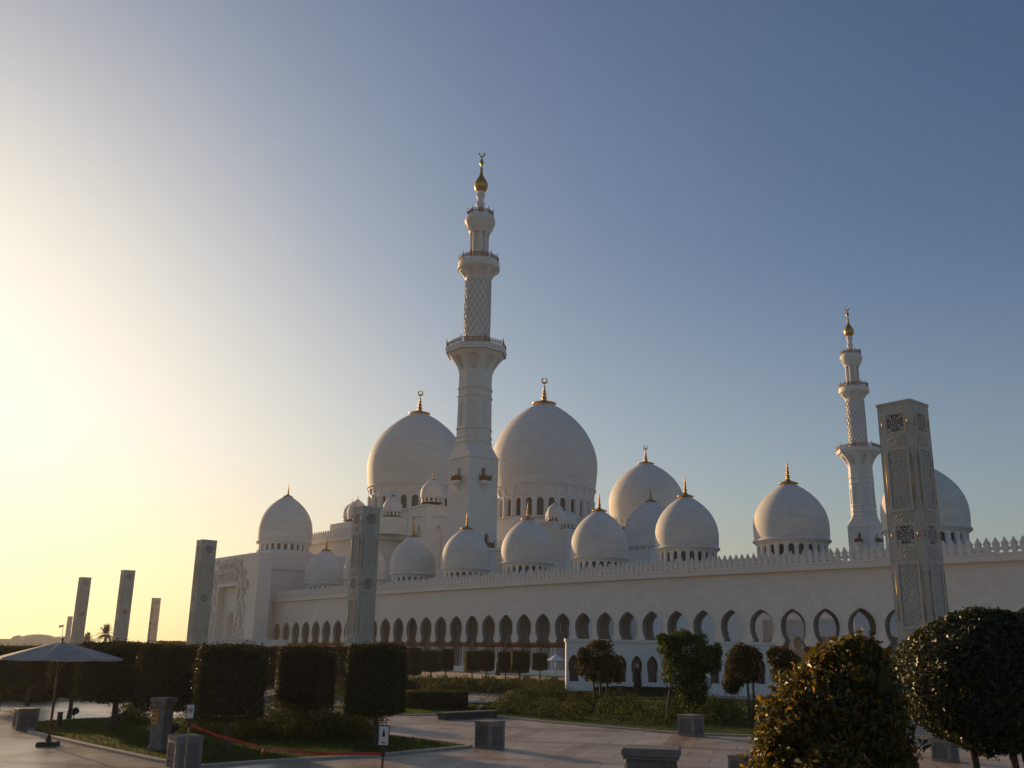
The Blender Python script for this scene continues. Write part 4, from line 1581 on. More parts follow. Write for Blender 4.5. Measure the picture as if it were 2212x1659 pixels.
shrub_bed('shrub_bed', G([(540, 1600), (600, 1606), (720, 1606), (812, 1600), (800, 1588), (640, 1580), (540, 1586)]), 1.15, 26000, .085, 'dark loose shrub mass on the lawn between the boxy trees', seed=1, nstem=60)
shrub_bed('shrub_bed', G([(1040, 1540), (1150, 1552), (1350, 1568), (1500, 1573), (1660, 1575), (1700, 1545), (1500, 1532), (1250, 1528), (1060, 1527)]), 1.0, 34000, .10, 'long bed of loose yellowish shrubs along the plaza in front of the wall', seed=2, nstem=150)
shrub_bed('shrub_bed', G([(880, 1494), (1100, 1502), (1235, 1503), (1240, 1490), (1000, 1483), (880, 1482)]), 1.0, 24000, .14, 'far bed of low shrubs before the small white parasol', seed=3, nstem=130)
shrub_bed('shrub_bed', G([(-60, 1516), (80, 1512), (300, 1520), (330, 1510), (80, 1497), (-60, 1500)]), 1.1, 16000, .10, 'low dark shrubs behind the parasol on the left', seed=4, nstem=70)
shrub_bed('shrub_bed', G([(262, 1566), (305, 1570), (312, 1558), (272, 1554)]), .85, 4500, .075, 'small flowering shrub left of the stone pedestal', seed=5, nstem=7)
shrub_bed('shrub_bed', G([(370, 1590), (430, 1600), (560, 1605), (560, 1590), (430, 1580)]), .75, 9000, .08, 'dark shrubs under the broadest boxy tree', seed=6, nstem=40)
shrub_bed('shrub_bed', G([(560, 1520), (700, 1524), (880, 1512), (860, 1500), (600, 1503)]), .9, 12000, .10, 'low shrubs behind the middle boxy trees', seed=8, nstem=60)


def blob_tree(name, label, x, yb, Y, lumps, trunks, n, size, mtl, group, zfoot=0.0, clump=True, aspect=.45):
    """lumps: photo-space (x,y,rx,ry) crown masses at distance Y; trunks: photo-space (x foot, x top, y top)"""
    base = at(x, yb, Y)
    k = Y / FPX
    root = thing(name, label, 'tree', (base.x, base.y, 0), 0, group)
    n_per = np.array([l[2] * l[3] for l in lumps], float)
    n_per = (n_per / n_per.sum() * n).astype(int)
    CC, NN = [], []
    for (lx, ly, rx, ry), m in zip(lumps, n_per):
        c = at(lx, ly, Y) - base
        c = np.array([c.x, rng.uniform(-.25, .25) * rx * k, at(lx, ly, Y).z])
        d = rng.normal(size=(m, 3)); d /= np.linalg.norm(d, axis=1, keepdims=True)
        rad = rng.uniform(.25, 1.0, m) ** (1 / 2.2)
        P = d * rad[:, None] * np.array([rx * k, rx * k * .9, ry * k])
        bump = 1 + .22 * lump(d * 2.2 + c * .7, 1.6, lx * .1) + .10 * lump(d * 6 + c, 1.0, ly * .1)
        P *= bump[:, None]
        keep = lump(P / (rx * k) * 3.2, 1.5, lx) > -.52
        CC.append((P + c)[keep]); NN.append((d + rng.normal(size=d.shape) * .8)[keep])
    C, Nn = np.concatenate(CC), np.concatenate(NN)
    link('crown', leaf_mesh('crown', C, Nn, size, aspect), M[mtl], root)
    for (xf, xt, yt) in trunks:
        f = at(xf, yb, Y) - base
        t = at(xt, yt, Y)
        tx = t.x - base.x
        mb = MB()
        r0 = max(.04, .05 * Y / 40)
        mb.tube([(f.x, 0, zfoot), (f.x * .8 + tx * .2 + .03, .05, t.z * .35), (f.x * .3 + tx * .7, -.03, t.z * .7), (tx, 0, t.z)], [r0 * 1.3, r0, r0 * .85, r0 * .5], 8)
        tr = mb.build('trunk', M['bark'], root)
        mb = MB()
        for q in range(3):
            a = 2 * PI * q / 3 + xf
            s = Vector((f.x * .3 + tx * .7, -.03, t.z * .7))
            mb.tube([s, s + Vector((math.cos(a) * .25, math.sin(a) * .25, .3)) * (Y / 40), s + Vector((math.cos(a) * .4, math.sin(a) * .4, .8)) * (Y / 40)], [r0 * .6, r0 * .4, r0 * .15], 6)
        mb.build('limbs', M['bark'], tr)
    return root


GT_ = 'garden trees before the small arched wall'
blob_tree('garden_tree', 'small brownish tree with several slim trunks at the left end of the arched wall', 1298, 1520, 58,
          [(1288, 1412, 34, 26), (1270, 1440, 24, 26), (1318, 1435, 28, 26), (1300, 1455, 34, 20), (1258, 1415, 12, 18), (1335, 1462, 10, 14), (1300, 1392, 24, 10)],
          [(1284, 1280, 1440), (1297, 1296, 1440), (1310, 1312, 1440)], 9000, .16, 'olive', GT_)
blob_tree('garden_tree', 'bright green bushy tree, tallest before the small arched wall', 1488, 1552, 48,
          [(1488, 1408, 48, 42), (1445, 1400, 26, 30), (1530, 1425, 30, 32), (1470, 1450, 40, 40), (1500, 1480, 34, 40), (1475, 1378, 30, 16), (1550, 1410, 10, 22), (1430, 1380, 14, 14), (1490, 1510, 24, 26)],
          [(1484, 1484, 1470), (1494, 1498, 1470), (1440, 1450, 1460)], 16000, .15, 'tree', GT_)
blob_tree('garden_tree', 'narrow dark tree right of the bright green tree', 1610, 1560, 50,
          [(1600, 1420, 28, 30), (1615, 1410, 26, 16), (1590, 1455, 26, 34), (1625, 1450, 18, 26), (1580, 1480, 18, 20), (1638, 1418, 10, 10)],
          [(1620, 1612, 1440), (1629, 1626, 1440)], 9000, .14, 'olive', GT_)
blob_tree('garden_tree', 'leaning brownish tree before the right end of the arched wall, left of the golden bush', 1690, 1565, 50,
          [(1680, 1420, 24, 22), (1705, 1432, 24, 26), (1690, 1455, 26, 22), (1665, 1412, 10, 10), (1705, 1480, 18, 20)],
          [(1690, 1690, 1430)], 7000, .14, 'olive', GT_)
blob_tree('garden_tree', 'dark green tree behind the golden bush and left of the round clipped tree', 1905, 1600, 34,
          [(1900, 1455, 40, 40), (1925, 1490, 26, 50), (1875, 1480, 30, 50), (1910, 1540, 34, 40), (1940, 1440, 14, 16)],
          [(1905, 1905, 1500)], 9000, .12, 'hedge', GT_)

# the golden bush in the foreground
Yb = 13.5
gbz = at(1800, 1500, Yb)
root = thing('foreground_bush', 'big loose bush with golden sunlit leaves in the right foreground', 'bush', (gbz.x, gbz.y, 0))
k = Yb / FPX
CC, NN = [], []
for (lx, ly, rx, ry, m) in [(1800, 1560, 130, 130, 9000), (1830, 1470, 95, 80, 6000), (1745, 1600, 105, 130, 7500), (1850, 1600, 105, 120, 6500), (1800, 1720, 165, 170, 9000), (1840, 1410, 55, 36, 1600), (1700, 1680, 70, 110, 3500), (1905, 1540, 55, 90, 2500), (1780, 1490, 70, 60, 3000), (1930, 1650, 45, 80, 2000)]:
    c = at(lx, ly, Yb)
    c = np.array([c.x - gbz.x, rng.uniform(-.15, .15), c.z])
    d = rng.normal(size=(m, 3)); d /= np.linalg.norm(d, axis=1, keepdims=True)
    rad = rng.uniform(.45, 1.0, m) ** .5
    P = d * rad[:, None] * np.array([rx * k, rx * k, ry * k]) * (1 + .20 * lump(d * 3 + c, 1.7, lx)[:, None] + .09 * lump(d * 8 + c, 1.5, ly)[:, None])
    CC.append(P + c); NN.append(d + rng.normal(size=d.shape) * .95 + np.array([0, 0, .15]))
# long sprays at the top
sprays = [(1845, 1395, 1838, 1362), (1850, 1400, 1870, 1376), (1835, 1400, 1812, 1378), (1880, 1420, 1925, 1384), (1800, 1430, 1775, 1405), (1745, 1500, 1715, 1470), (1690, 1560, 1660, 1548), (1900, 1450, 1945, 1432), (1955, 1620, 1980, 1606), (1660, 1640, 1632, 1628), (1950, 1560, 1975, 1545), (1770, 1450, 1752, 1432)]
spr = MB()
for (xa, ya, xb, yb) in sprays:
    a, b = at(xa, ya + 14, Yb), at(xb, yb, Yb)
    a.x -= gbz.x; b.x -= gbz.x
    a.y = b.y = rng.uniform(-.4, .1)
    spr.tube([tuple(a), tuple((a + b) / 2 + Vector((0, 0, .02))), tuple(b)], [.008, .006, .003], 5)
    m = 26
    t = rng.uniform(0, 1, m)
    P = np.array(a)[None] * (1 - t[:, None]) + np.array(b)[None] * t[:, None] + rng.normal(size=(m, 3)) * .035
    CC.append(P); NN.append(rng.normal(size=(m, 3)) + np.array([0, -.4, .6]))
C, Nn = np.concatenate(CC), np.concatenate(NN)
kk = C[:, 2] > .1
thin = lump(C * np.array([2.1, 2.1, 2.1]), 2.0, 3.3)
kk &= ~((thin < -.35) & (rng.random(len(C)) < .75))
link('foliage', leaf_mesh('foliage', C[kk], Nn[kk], .088 * rng.choice([.6, .85, 1.1, 1.45], kk.sum()), .40, .5, up=-.3), M['bush'], root)
st = spr
for q in range(9):
    a = 2 * PI * q / 9
    st.tube([(.08 * math.cos(a), .08 * math.sin(a), 0), (.25 * math.cos(a), .25 * math.sin(a), .8), (.55 * math.cos(a), .55 * math.sin(a), 1.7), (.5 * math.cos(a + .4), .5 * math.sin(a + .4), 2.5)], [.03, .022, .015, .008], 6)
st.build('stems', M['bark'], root)

# the round clipped tree at the right edge
Yr = 15.5
rc = at(2135, 1475, Yr)
root = thing('round_clipped_tree', 'round ball clipped tree with glossy dark leaves at the right edge', 'tree', (rc.x, rc.y, 0))
k = Yr / FPX
n = 30000
d = rng.normal(size=(n, 3)); d /= np.linalg.norm(d, axis=1, keepdims=True)
rx, rz_ = 177 * k, 152 * k
sh = 1 + .06 * lump(d * 3, 1.5, 2.0) + .04 * lump(d * 8, 1.3, 5.0)
sh *= np.where(d[:, 2] < 0, 1 - .10 * d[:, 2] ** 2, 1)
rad = (1 - np.abs(rng.normal(size=n)) * .07) * sh
stray = rng.random(n) < .035
rad[stray] *= rng.uniform(1.01, 1.045, stray.sum())
P = d * rad[:, None] * np.array([rx, rx, rz_]) + np.array([0, 0, rc.z])
cr = link('crown', leaf_mesh('crown', P, d + rng.normal(size=d.shape) * .6, .075 * rng.choice([.6, .9, 1.2], n), .5, .4), M['round'], root)
mb = MB()
mb.lathe([(rx * .88 * math.sin(a), rc.z - rz_ * .86 * math.cos(a)) for a in np.linspace(.02, PI - .02, 14)], 24)
mb.build('opaque_core', M['hedge_core'], cr)
for (xf, xt) in ((2092, 2085), (2180, 2165), (2210, 2190)):
    mb = MB()
    f = (xf - 2135) * k; t = (xt - 2135) * k
    mb.tube([(f, 0, 0), (f * .9 + .02, .03, .9), (t, 0, 2.2)], [.085, .07, .055], 9)
    mb.build('trunk', M['bark'], root)

# ------------------------------------------------------------------ stone seats with carved sides
def stone_seat_parts(root, w, h, cap=False):
    mb = MB()
    a = w / 2
    rim = .07 * w
    for face in range(4):
        an = face * PI / 2
        ca, sa = math.cos(an), math.sin(an)
        mp = (lambda ca, sa: (lambda s, z, d: (s * ca - (-a + d) * sa, s * sa + (-a + d) * ca, z)))(ca, sa)
        mb.arch(mp, -a, a, .005, h - .05, [(.10, a - .09), (h - .15, a - .09), (h - .149, 0)], .035, back=False, fill=False)
    mb.rings([[(sx * (a + .015), sy * (a + .015), z) for sx, sy in ((-1, -1), (1, -1), (1, 1), (-1, 1))] for z in (h - .05, h - .012)] + [[(sx * (a - .005), sy * (a - .005), h) for sx, sy in ((-1, -1), (1, -1), (1, 1), (-1, 1))]], cap=True)
    mb.build('block', M['block'], root)
    mb = MB()
    rg = random.Random(3)
    for face in range(4):
        an = face * PI / 2
        ca, sa = math.cos(an), math.sin(an)
        mp = (lambda ca, sa: (lambda s, z, d: (s * ca - (-a + d) * sa, s * sa + (-a + d) * ca, z)))(ca, sa)
        W, H = a - .09, h - .25
        mb.face([mp(-W, .10, .034), mp(W, .10, .034), mp(W, h - .15, .034), mp(-W, h - .15, .034)])
        nx, nz = 5, max(3, int(5 * H / (2 * W)))
        for i in range(nx):
            for j in range(nz):
                cx = -W + (i + .5) * 2 * W / nx; cz = .10 + (j + .5) * H / nz
                r = min(W / nx, H / nz / 2) * .80
                mb.tube([mp(cx + r * math.cos(t), cz + r * math.sin(t), .022) for t in np.linspace(0, 2 * PI, 9)], .018, 4, cap=False)
                t0 = (i + j) % 2 * PI / 4
                for q in range(4):
                    t = t0 + q * PI / 2
                    mb.tube([mp(cx, cz, .02), mp(cx + r * 1.1 * math.cos(t), cz + r * 1.1 * math.sin(t), .02)], .012, 4)
    mb.build('carved_side', M['block'], root)


seat0 = thing('stone_block', '', 'stone seat', group='carved stone cube seats')
stone_seat_parts(seat0, .74, .74)
seats = [(1057, 1619, 63, 54, .55, 'carved stone cube in the open plaza, just right of the lawn tip'),
         (1498, 1592, 54, 42, .50, 'carved stone cube before the green lawn strip and shrub bed'),
         (381, 1672, 80, 72, .3, 'carved stone cube at the bottom edge behind the no photography sign pole'),
         (38, 1578, 58, 42, .35, 'carved stone cube at the left edge beside the parasol'),
         (1614, 1695, 62, 54, .5, 'carved stone cube cut by the bottom edge left of the golden bush'),
         (2056, 1648, 56, 46, .4, 'carved stone cube under the round clipped tree'),
         (12, 1500, 34, 24, .3, 'far pale stone cube at the left edge behind the shrubs'),
         (1138, 1471, 14, 11, .5, 'tiny far stone cube under the left side of the small white parasol'),
         (1198, 1472, 14, 10, .4, 'tiny far stone cube under the right side of the small white parasol')]
for i, (x, y, w, h, rz, lab) in enumerate(seats):
    g = gnd(x, y)
    dep = (CM.T @ np.array([g.x, g.y, -EYE]))[2]
    wm, hm = w / FPX * dep, h / FPX * dep * 1.05
    o = seat0 if i == 0 else copy_tree(seat0)
    o.location = (g.x, g.y + wm * .5, .004)
    o.scale = (wm / .74 / 1.35, wm / .74 / 1.35, hm / .74)
    o.rotation_euler.z = CROT + PI / 2 + (rz - .4) * .5
    o['label'] = lab

# wide capped stone bench / planter, bottom centre right
g = at(1408, 1640, 19.5)
root = thing('stone_plinth', 'wide stone plinth with overhanging moulded cap at the bottom edge of the plaza', 'plinth', (g.x, g.y, .004), -.22)
k = 19.5 / FPX
W = 57 * k
zt = at(1408, 1614, 19.5).z
mb = MB()
mb.bbox(-W, W, -.42, .42, zt - .14, zt, .015)
mb.bbox(-W * .955, W * .955, -.38, .38, zt - .20, zt - .145, .01)
mb.build('cap', M['block'], root)
mb = MB(); mb.bbox(-W * .86, W * .86, -.32, .32, 0, zt - .203, .01)
rg = random.Random(9)
for i in range(9):
    for j in range(4):
        cx = -W * .78 + i * W * 1.56 / 8
        cz = .12 + j * (zt - .45) / 3
        mb.tube([(cx + .07 * math.cos(t), -.325, cz + .10 * math.sin(t)) for t in np.linspace(0, 2 * PI, 9)], .014, 4)
mb.build('carved_body', M['block'], root)

# low dark planters
for (x0, x1, y, h, lab) in ((962, 1078, 1556, .32, 'long low shade-darkened stone bench at the edge of the plaza before the shrub bed'),
                            (557, 612, 1521, .42, 'pale stone slab block behind the broadest boxy tree'),
                            (102, 150, 1500, .40, 'far pale bench behind the parasol pole')):
    a, b = gnd(x0, y), gnd(x1, y - 6)
    root = thing('stone_bench', lab, 'bench', (a.x, a.y, .004), math.atan2(b.y - a.y, b.x - a.x))
    ln = (b - a).length
    mb = MB(); mb.bbox(0, ln, 0, .7, h - .09, h, .012)
    mb.build('slab', M['bench_shade'] if h < .35 else M['block'], root)
    mb = MB(); mb.bbox(.06, ln - .06, .06, .62, 0, h - .092, .01)
    mb.build('base', M['bench_shade'] if h < .35 else M['block'], root)

# pedestal with plaque
g = gnd(335, 1626)
k = (CM.T @ np.array([g.x, g.y, -EYE]))[2] / FPX
hp_ = at(335, 1511, g.y).z
root = thing('stone_pedestal', 'stone pedestal with flared cap and a gold plaque on the lawn', 'pedestal', (g.x, g.y + .3, .05), -.30)
W = 17.5 * k
mb = MB()
mb.bbox(-W * 1.03, W * 1.03, -W * 1.03, W * 1.03, 0, .14, .02)
mb.bbox(-W * .92, W * .92, -W * .92, W * .92, .141, hp_ - .28, .025)
mb.build('shaft', M['block'], root)
mb = MB()
q4 = [(-1, -1), (1, -1), (1, 1), (-1, 1)]
mb.rings([[(sx * w_, sy * w_, z) for sx, sy in q4] for w_, z in ((W * .88, hp_ - .279), (W * .95, hp_ - .22), (W * 1.08, hp_ - .14), (W * 1.16, hp_ - .12), (W * 1.16, hp_ - .03), (W * 1.1, hp_))], cap=True)
mb.build('cap', M['block'], root)
mb = MB()
mb.bbox(-W * .82, W * .15, -W * .92 - .035, -W * .92 - .003, hp_ * .50, hp_ - .36, .008)
for j in range(5):
    for i in range(3):
        x_ = -W * .70 + i * W * .25
        mb.box(x_, x_ + W * rg.uniform(.12, .21), -W * .92 - .042, -W * .92 - .036, hp_ * .55 + j * .13, hp_ * .55 + j * .13 + .05, 1)
mb.build('plaque', [M['plaque'], M['wood']], root)

# ------------------------------------------------------------------ signs and tape
def text_mesh(s, size):
    cu = bpy.data.curves.new('t', 'FONT'); cu.body = s; cu.size = size; cu.extrude = .001
    cu.align_x = 'CENTER'
    ob = bpy.data.objects.new('t', cu)
    col.objects.link(ob)
    me = bpy.data.meshes.new_from_object(ob.evaluated_get(bpy.context.evaluated_depsgraph_get()))
    bpy.data.objects.remove(ob)
    return me


def sign(x, y0, y1, w, Y, label, kind):
    top, bot = at(x, y0, Y), at(x, y1, Y)
    k = Y / FPX
    root = thing('sign_post', label, 'sign', (top.x, top.y, .004), .05)
    hw = w * k / 2
    mb = MB(); mb.bbox(-hw * 1.12, hw * 1.12, -.012, .012, bot.z - hw * .1, top.z + hw * .1, .004)
    bd = mb.build('board', M['black'], root)
    mb = MB(); mb.box(-hw * .94, hw * .94, -.0155, -.0125, bot.z + .02, top.z - .01)
    mb.build('face', M['sign_white'], bd)
    H = top.z - bot.z
    mb = MB()
    yy = -.019
    if kind == 'ban':
        cz = bot.z + H * .62
        R = hw * .62
        mb.tube([(R * math.cos(t), yy, cz + R * math.sin(t)) for t in np.linspace(0, 2 * PI, 21)], hw * .09, 5, cap=False)
        mb.tube([(-R * .7, yy, cz + R * .7), (R * .7, yy, cz - R * .7)], hw * .08, 5)
        mb.build('red_ring', M['red'], bd)
        mb = MB()
        mb.box(-R * .5, R * .5, yy, yy + .002, cz - R * .33, cz + R * .28)
        mb.build('pictogram', M['black'], bd)
    else:
        cz = bot.z + H * .66
        # narrow dark dress pictogram: head and long robe
        mb.lathe([(.001, cz + H * .17), (hw * .10, cz + H * .155), (hw * .13, cz + H * .12), (hw * .09, cz + H * .09), (hw * .07, cz + H * .08), (hw * .22, cz + H * .04), (hw * .26, cz - H * .10), (hw * .30, cz - H * .2), (.001, cz - H * .201)], 12)
        me = mb.mesh('pictogram')
        for v in me.vertices:
            v.co.y = v.co.y * .02 + yy
        link('pictogram', me, M['black'], bd)
        mb = MB(); mb.box(-hw * .34, hw * .34, yy, yy + .002, bot.z + H * .13, bot.z + H * .20)
        mb.build('red_mark', M['red'], bd)
    mb = MB()
    mb.bbox(-hw * .40, hw * .40, -.02, .03, bot.z - hw * 2.0, bot.z - hw * .12, .004)
    mb.build('bracket', M['black'], root)
    mb = MB(); mb.lathe([(.14, 0), (.14, .025), (.03, .04), (hw * .28, .05), (hw * .26, bot.z - hw * 2.0)], 12)
    mb.build('post', M['wood'] if kind != 'ban' else M['pole'], root)
    return root


M['pole'] = plain('weathered_metal_pole', (.22, .18, .13), 0.4, 0.6)
Ys1, Ys2 = 21.0, 19.5
sign(413, 1522, 1554, 15, Ys1, 'pole with small no photography sign in front of the cube seat', 'ban')
sign(830, 1568, 1612, 20, Ys2, 'dark post with a black framed white dress code sign at the bottom edge', 'dress')
# red tape strung between the posts
root = thing('barrier_tape', 'sagging red barrier tape strung between the two sign posts', 'tape')
pa = at(411, 1566, Ys1); pb = at(826, 1627, Ys2)
wp = [(411, 1566, 0), (470, 1589, .1), (530, 1605, .2), (580, 1620, .4), (625, 1622, .6), (680, 1626, .6), (720, 1629, .8), (770, 1628, .9), (826, 1628, 1)]
pts = [at(x, y, Ys1 + (Ys2 - Ys1) * t) for x, y, t in wp]
mb = MB()
fine = []
for i in range(len(pts) - 1):
    for t in np.linspace(0, 1, 6, endpoint=False):
        fine.append(pts[i].lerp(pts[i + 1], t))
fine.append(pts[-1])
up = []
for i, p in enumerate(fine):
    tw = .45 * math.sin(i * .35) + (.9 * math.exp(-((i - 16) / 3.0) ** 2))
    hw = .027 * (1 - .75 * math.exp(-((i - 17) / 1.3) ** 2))
    up.append((p + Vector((0, math.sin(tw) * hw, math.cos(tw) * hw)), p - Vector((0, math.sin(tw) * hw, math.cos(tw) * hw))))
mb.rings([[a, b] for a, b in up], True, closed=False)
mb.build('ribbon', M['red'], root)
mb = MB()
kp = fine[17]
mb.tube([kp + Vector((0, 0, .03)), kp + Vector((-.03, -.02, -.07)), kp + Vector((-.05, 0, -.16))], [.012, .018, .004], 6)
mb.build('knot', M['red'], root)

# ------------------------------------------------------------------ parasols
def parasol(x, yfoot, yapex, yrim, wpx, label, canvas, pole, n=8, name='parasol'):
    g = gnd(x, yfoot)
    dep = (CM.T @ np.array([g.x, g.y, -EYE]))[2]
    za, zr = at(x, yapex, g.y).z, at(x, yrim, g.y).z
    R = wpx / 2 / FPX * dep
    root = thing(name, label, 'parasol', (g.x, g.y, .004), .2)
    mb = MB()
    rings = []
    for t in np.linspace(0.012, 1, 9):
        rad = R * t
        z = za - (za - zr) * (t ** 1.12)
        rr_ = []
        for j in range(n * 6):
            a = 2 * PI * j / (n * 6)
            f = (j % 6) / 6
            sag = math.sin(PI * f)
            pol = math.cos(PI / n) / math.cos(2 * PI / n * (f - .5))
            rr_.append((rad * pol * math.cos(a), rad * pol * math.sin(a), z - sag * .014 * R * t))
        rings.append(rr_)
    rings.append([(p[0] * 1.0, p[1] * 1.0, p[2] - .03 * R) for p in rings[-1]])
    mb.rings(rings, False, False)
    mb.build('canopy', canvas, root)
    mb = MB()
    for j in range(n):
        a = 2 * PI * j / n
        mb.tube([(.03 * math.cos(a), .03 * math.sin(a), za - .06), (R * .5 * math.cos(a), R * .5 * math.sin(a), za - (za - zr) * .46 - .03), (R * .97 * math.cos(a), R * .97 * math.sin(a), zr + .0)], .016, 5)
        mb.tube([(.05 * math.cos(a), .05 * math.sin(a), zr - .28 * R * .5), (R * .48 * math.cos(a), R * .48 * math.sin(a), za - (za - zr) * .46 - .05)], .013, 5)
    mb.build('ribs', pole, root)
    mb = MB(); mb.tube([(0, 0, .05), (0, 0, za + .03)], .04 if R > 1 else .03, 10)
    mb.lathe([(.001, za + .16), (.05, za + .1), (.03, za + .03)], 10)
    mb.build('pole', pole, root)
    mb = MB()
    mb.lathe([(.42, 0), (.42, .10), (.36, .14), (.10, .15), (.07, .3), (.045, .31)], 4 if R > 1 else 12, smooth=False, a0=PI / 4)
    mb.build('base', M['black'], root)
    return root


parasol(103, 1612, 1386, 1421, 263, 'big grey canvas parasol on a wooden pole over the left lawn edge', M['canvas'], M['wood'])
parasol(1201, 1470, 1414, 1426, 42, 'small white parasol in the distance at the end of the arched wall', M['white_canvas'], M['pole'])

# ------------------------------------------------------------------ garden lamps
def uplight(x, y, label):
    g = gnd(x, y)
    root = thing('garden_spotlight', label, 'garden lamp', (g.x, g.y, .05), group='small black garden spotlights')
    mb = MB(); mb.tube([(0, 0, 0), (0, 0, .22)], .02, 6)
    mb.build('stake', M['black'], root)
    mb = MB(); mb.tube([(-.02, -.10, .24), (0, 0, .30), (.02, .12, .36)], [.09, .12, .15], 12)
    mb.build('lamp_head', M['black'], root)


uplight(252, 1573, 'black garden spotlight by the trunk of the boxy tree next to the parasol')
uplight(158, 1557, 'black garden spotlight left of the pole end of the parasol, nearest the path')
uplight(374, 1597, 'black garden spotlight behind the stone pedestal')
g = gnd(126, 1573)
root = thing('bollard_lamp', 'short black bollard lamp on the lawn beside the parasol pole', 'bollard', (g.x, g.y, .05))
mb = MB(); mb.lathe([(.10, 0), (.10, .42)], 14)
mb.build('post', M['black'], root)
mb = MB(); mb.lathe([(.085, .421), (.085, .47), (.105, .48), (.105, .54), (.001, .55)], 14)
mb.build('lamp_cap', M['black'], root)


# ------------------------------------------------------------------ people
def person(x, yfoot, yhead, label, Y=None, scarf=None, bend=0.0, rz=0.0):
    if Y is None:
        g = gnd(x, yfoot)
    else:
        g = at(x, yfoot, Y); g.z = max(g.z, 0.0)
    H = 1.68
    root = thing('person', label, 'person', (g.x, g.y, g.z), rz)
    # one connected skeleton grown with a skin modifier, robe lower body
    V = [(0, 0, .95), (0, 0, 1.18), (0, 0, 1.36), (0, -.01, 1.46), (0, -.02, 1.54), (0, -.02, 1.62),
         (.17, 0, 1.36), (.22, .02, 1.10), (.16, -.10, .90), (.14, -.16, .83),
         (-.17, 0, 1.36), (-.22, .02, 1.10), (-.18, -.08, .88), (-.17, -.12, .80),
         (.09, 0, .88), (.10, -.06, .50), (.10, .02, .10), (.10, -.12, .04),
         (-.09, 0, .88), (-.10, .08, .50), (-.10, .12, .10), (-.10, -.0, .04)]
    Ed = [(0, 1), (1, 2), (2, 3), (3, 4), (4, 5), (2, 6), (6, 7), (7, 8), (8, 9), (2, 10), (10, 11), (11, 12), (12, 13), (0, 14), (14, 15), (15, 16), (16, 17), (0, 18), (18, 19), (19, 20), (20, 21)]
    Rd = [.17, .16, .15, .06, .085, .095, .08, .055, .045, .04, .08, .055, .045, .04, .14, .12, .09, .05, .14, .12, .09, .05]
    me = bpy.data.meshes.new('body'); me.from_pydata(V, Ed, [])
    o = bpy.data.objects.new('body', me); col.objects.link(o); o.parent = root
    me.materials.append(M['robe'] if True else M['skin'])
    sk = o.modifiers.new('skin', 'SKIN')
    for v, r in zip(me.skin_vertices[0].data, Rd):
        v.radius = (r, r)
    me.skin_vertices[0].data[0].use_root = True
    o.modifiers.new('sub', 'SUBSURF').levels = 2
    mb = MB()
    mb.lathe([(.18, 1.42), (.20, 1.25), (.19, 1.0), (.24, .75), (.28, .4), (.31, .06), (.29, .05)], 18)
    mb.build('robe', M['robe'], root)
    mb = MB()
    mb.lathe([(.001, 1.73), (.06, 1.72), (.10, 1.67), (.118, 1.60), (.11, 1.53), (.10, 1.47), (.16, 1.41), (.19, 1.36)], 16)
    mb.build('headscarf', scarf or M['robe'], root)
    mb = MB()
    mb.lathe([(.001, 1.66), (.05, 1.65), (.078, 1.60), (.08, 1.56), (.06, 1.51), (.001, 1.49)], 12, (0, -.055))
    mb.tube([(0, -.125, 1.60), (0, -.148, 1.565)], [.010, .016], 6)
    mb.build('face', M['skin'], root)
    return root


person(1378, 1486, 1443, 'person in a long black robe and pink headscarf by an arch of the low wall', 73.5, M['scarf'], rz=.6)
person(1075, 1460, 1432, 'person dressed in black walking among the far boxy trees', 112, None, rz=-.4)

# ------------------------------------------------------------------ far left: building, flag, palms, tree line
p = at(72, 1398, 620)
root = thing('distant_building', 'long pale building with low rounded roofs on the left horizon', 'building', (p.x, p.y, 0), .05)
k = 620 / FPX
mb = MB()
zb = at(72, 1381, 620).z
mb.box(-72 * k * 1.1, 74 * k, 0, 40, 0, zb)
for i in range(9):
    c = (-70 + i * 16) * k
    mb.box(c - 2.6 * k, c + 2.6 * k, -1.0, -.02, zb * .1, zb * .75)
mb.build('wall', M['dusty'], root)
mb = MB()
for (cx, w, h) in ((-20, 38, 11), (42, 40, 8), (-62, 14, 8), (62, 20, 12)):
    R = w * k
    mb.lathe([(R * math.cos(a), zb + h * k * math.sin(a)) for a in np.linspace(0, PI / 2 - .02, 9)], 24, (cx * k, 20))
mb.build('roof', M['dusty'], root)
p = at(131, 1395, 420)
root = thing('flagpole', 'thin flagpole with a small red and white flag on the left horizon', 'flag', (p.x, p.y, 0))
zt = at(131, 1349, 420).z
mb = MB(); mb.tube([(0, 0, 0), (0, 0, zt)], [.16, .10], 8)
mb.build('pole', M['pole'], root)
mb = MB()
R = []
for i in range(9):
    xx_ = -i * .24
    yy_ = .15 * math.sin(i * .9)
    R.append([(xx_, yy_, zt - 1.0 - .05 * i), (xx_, yy_, zt - .1 - .03 * i)])
mb.rings(R, True, closed=False)
f1 = mb.build('flag', M['red'], root)
mb = MB()
mb.rings([[(q[0][0], q[0][1] - .02, q[0][2] + .30), (q[1][0], q[1][1] - .02, q[1][2] - .30)] for q in R], True, closed=False)
mb.build('flag_stripe', M['sign_white'], f1)


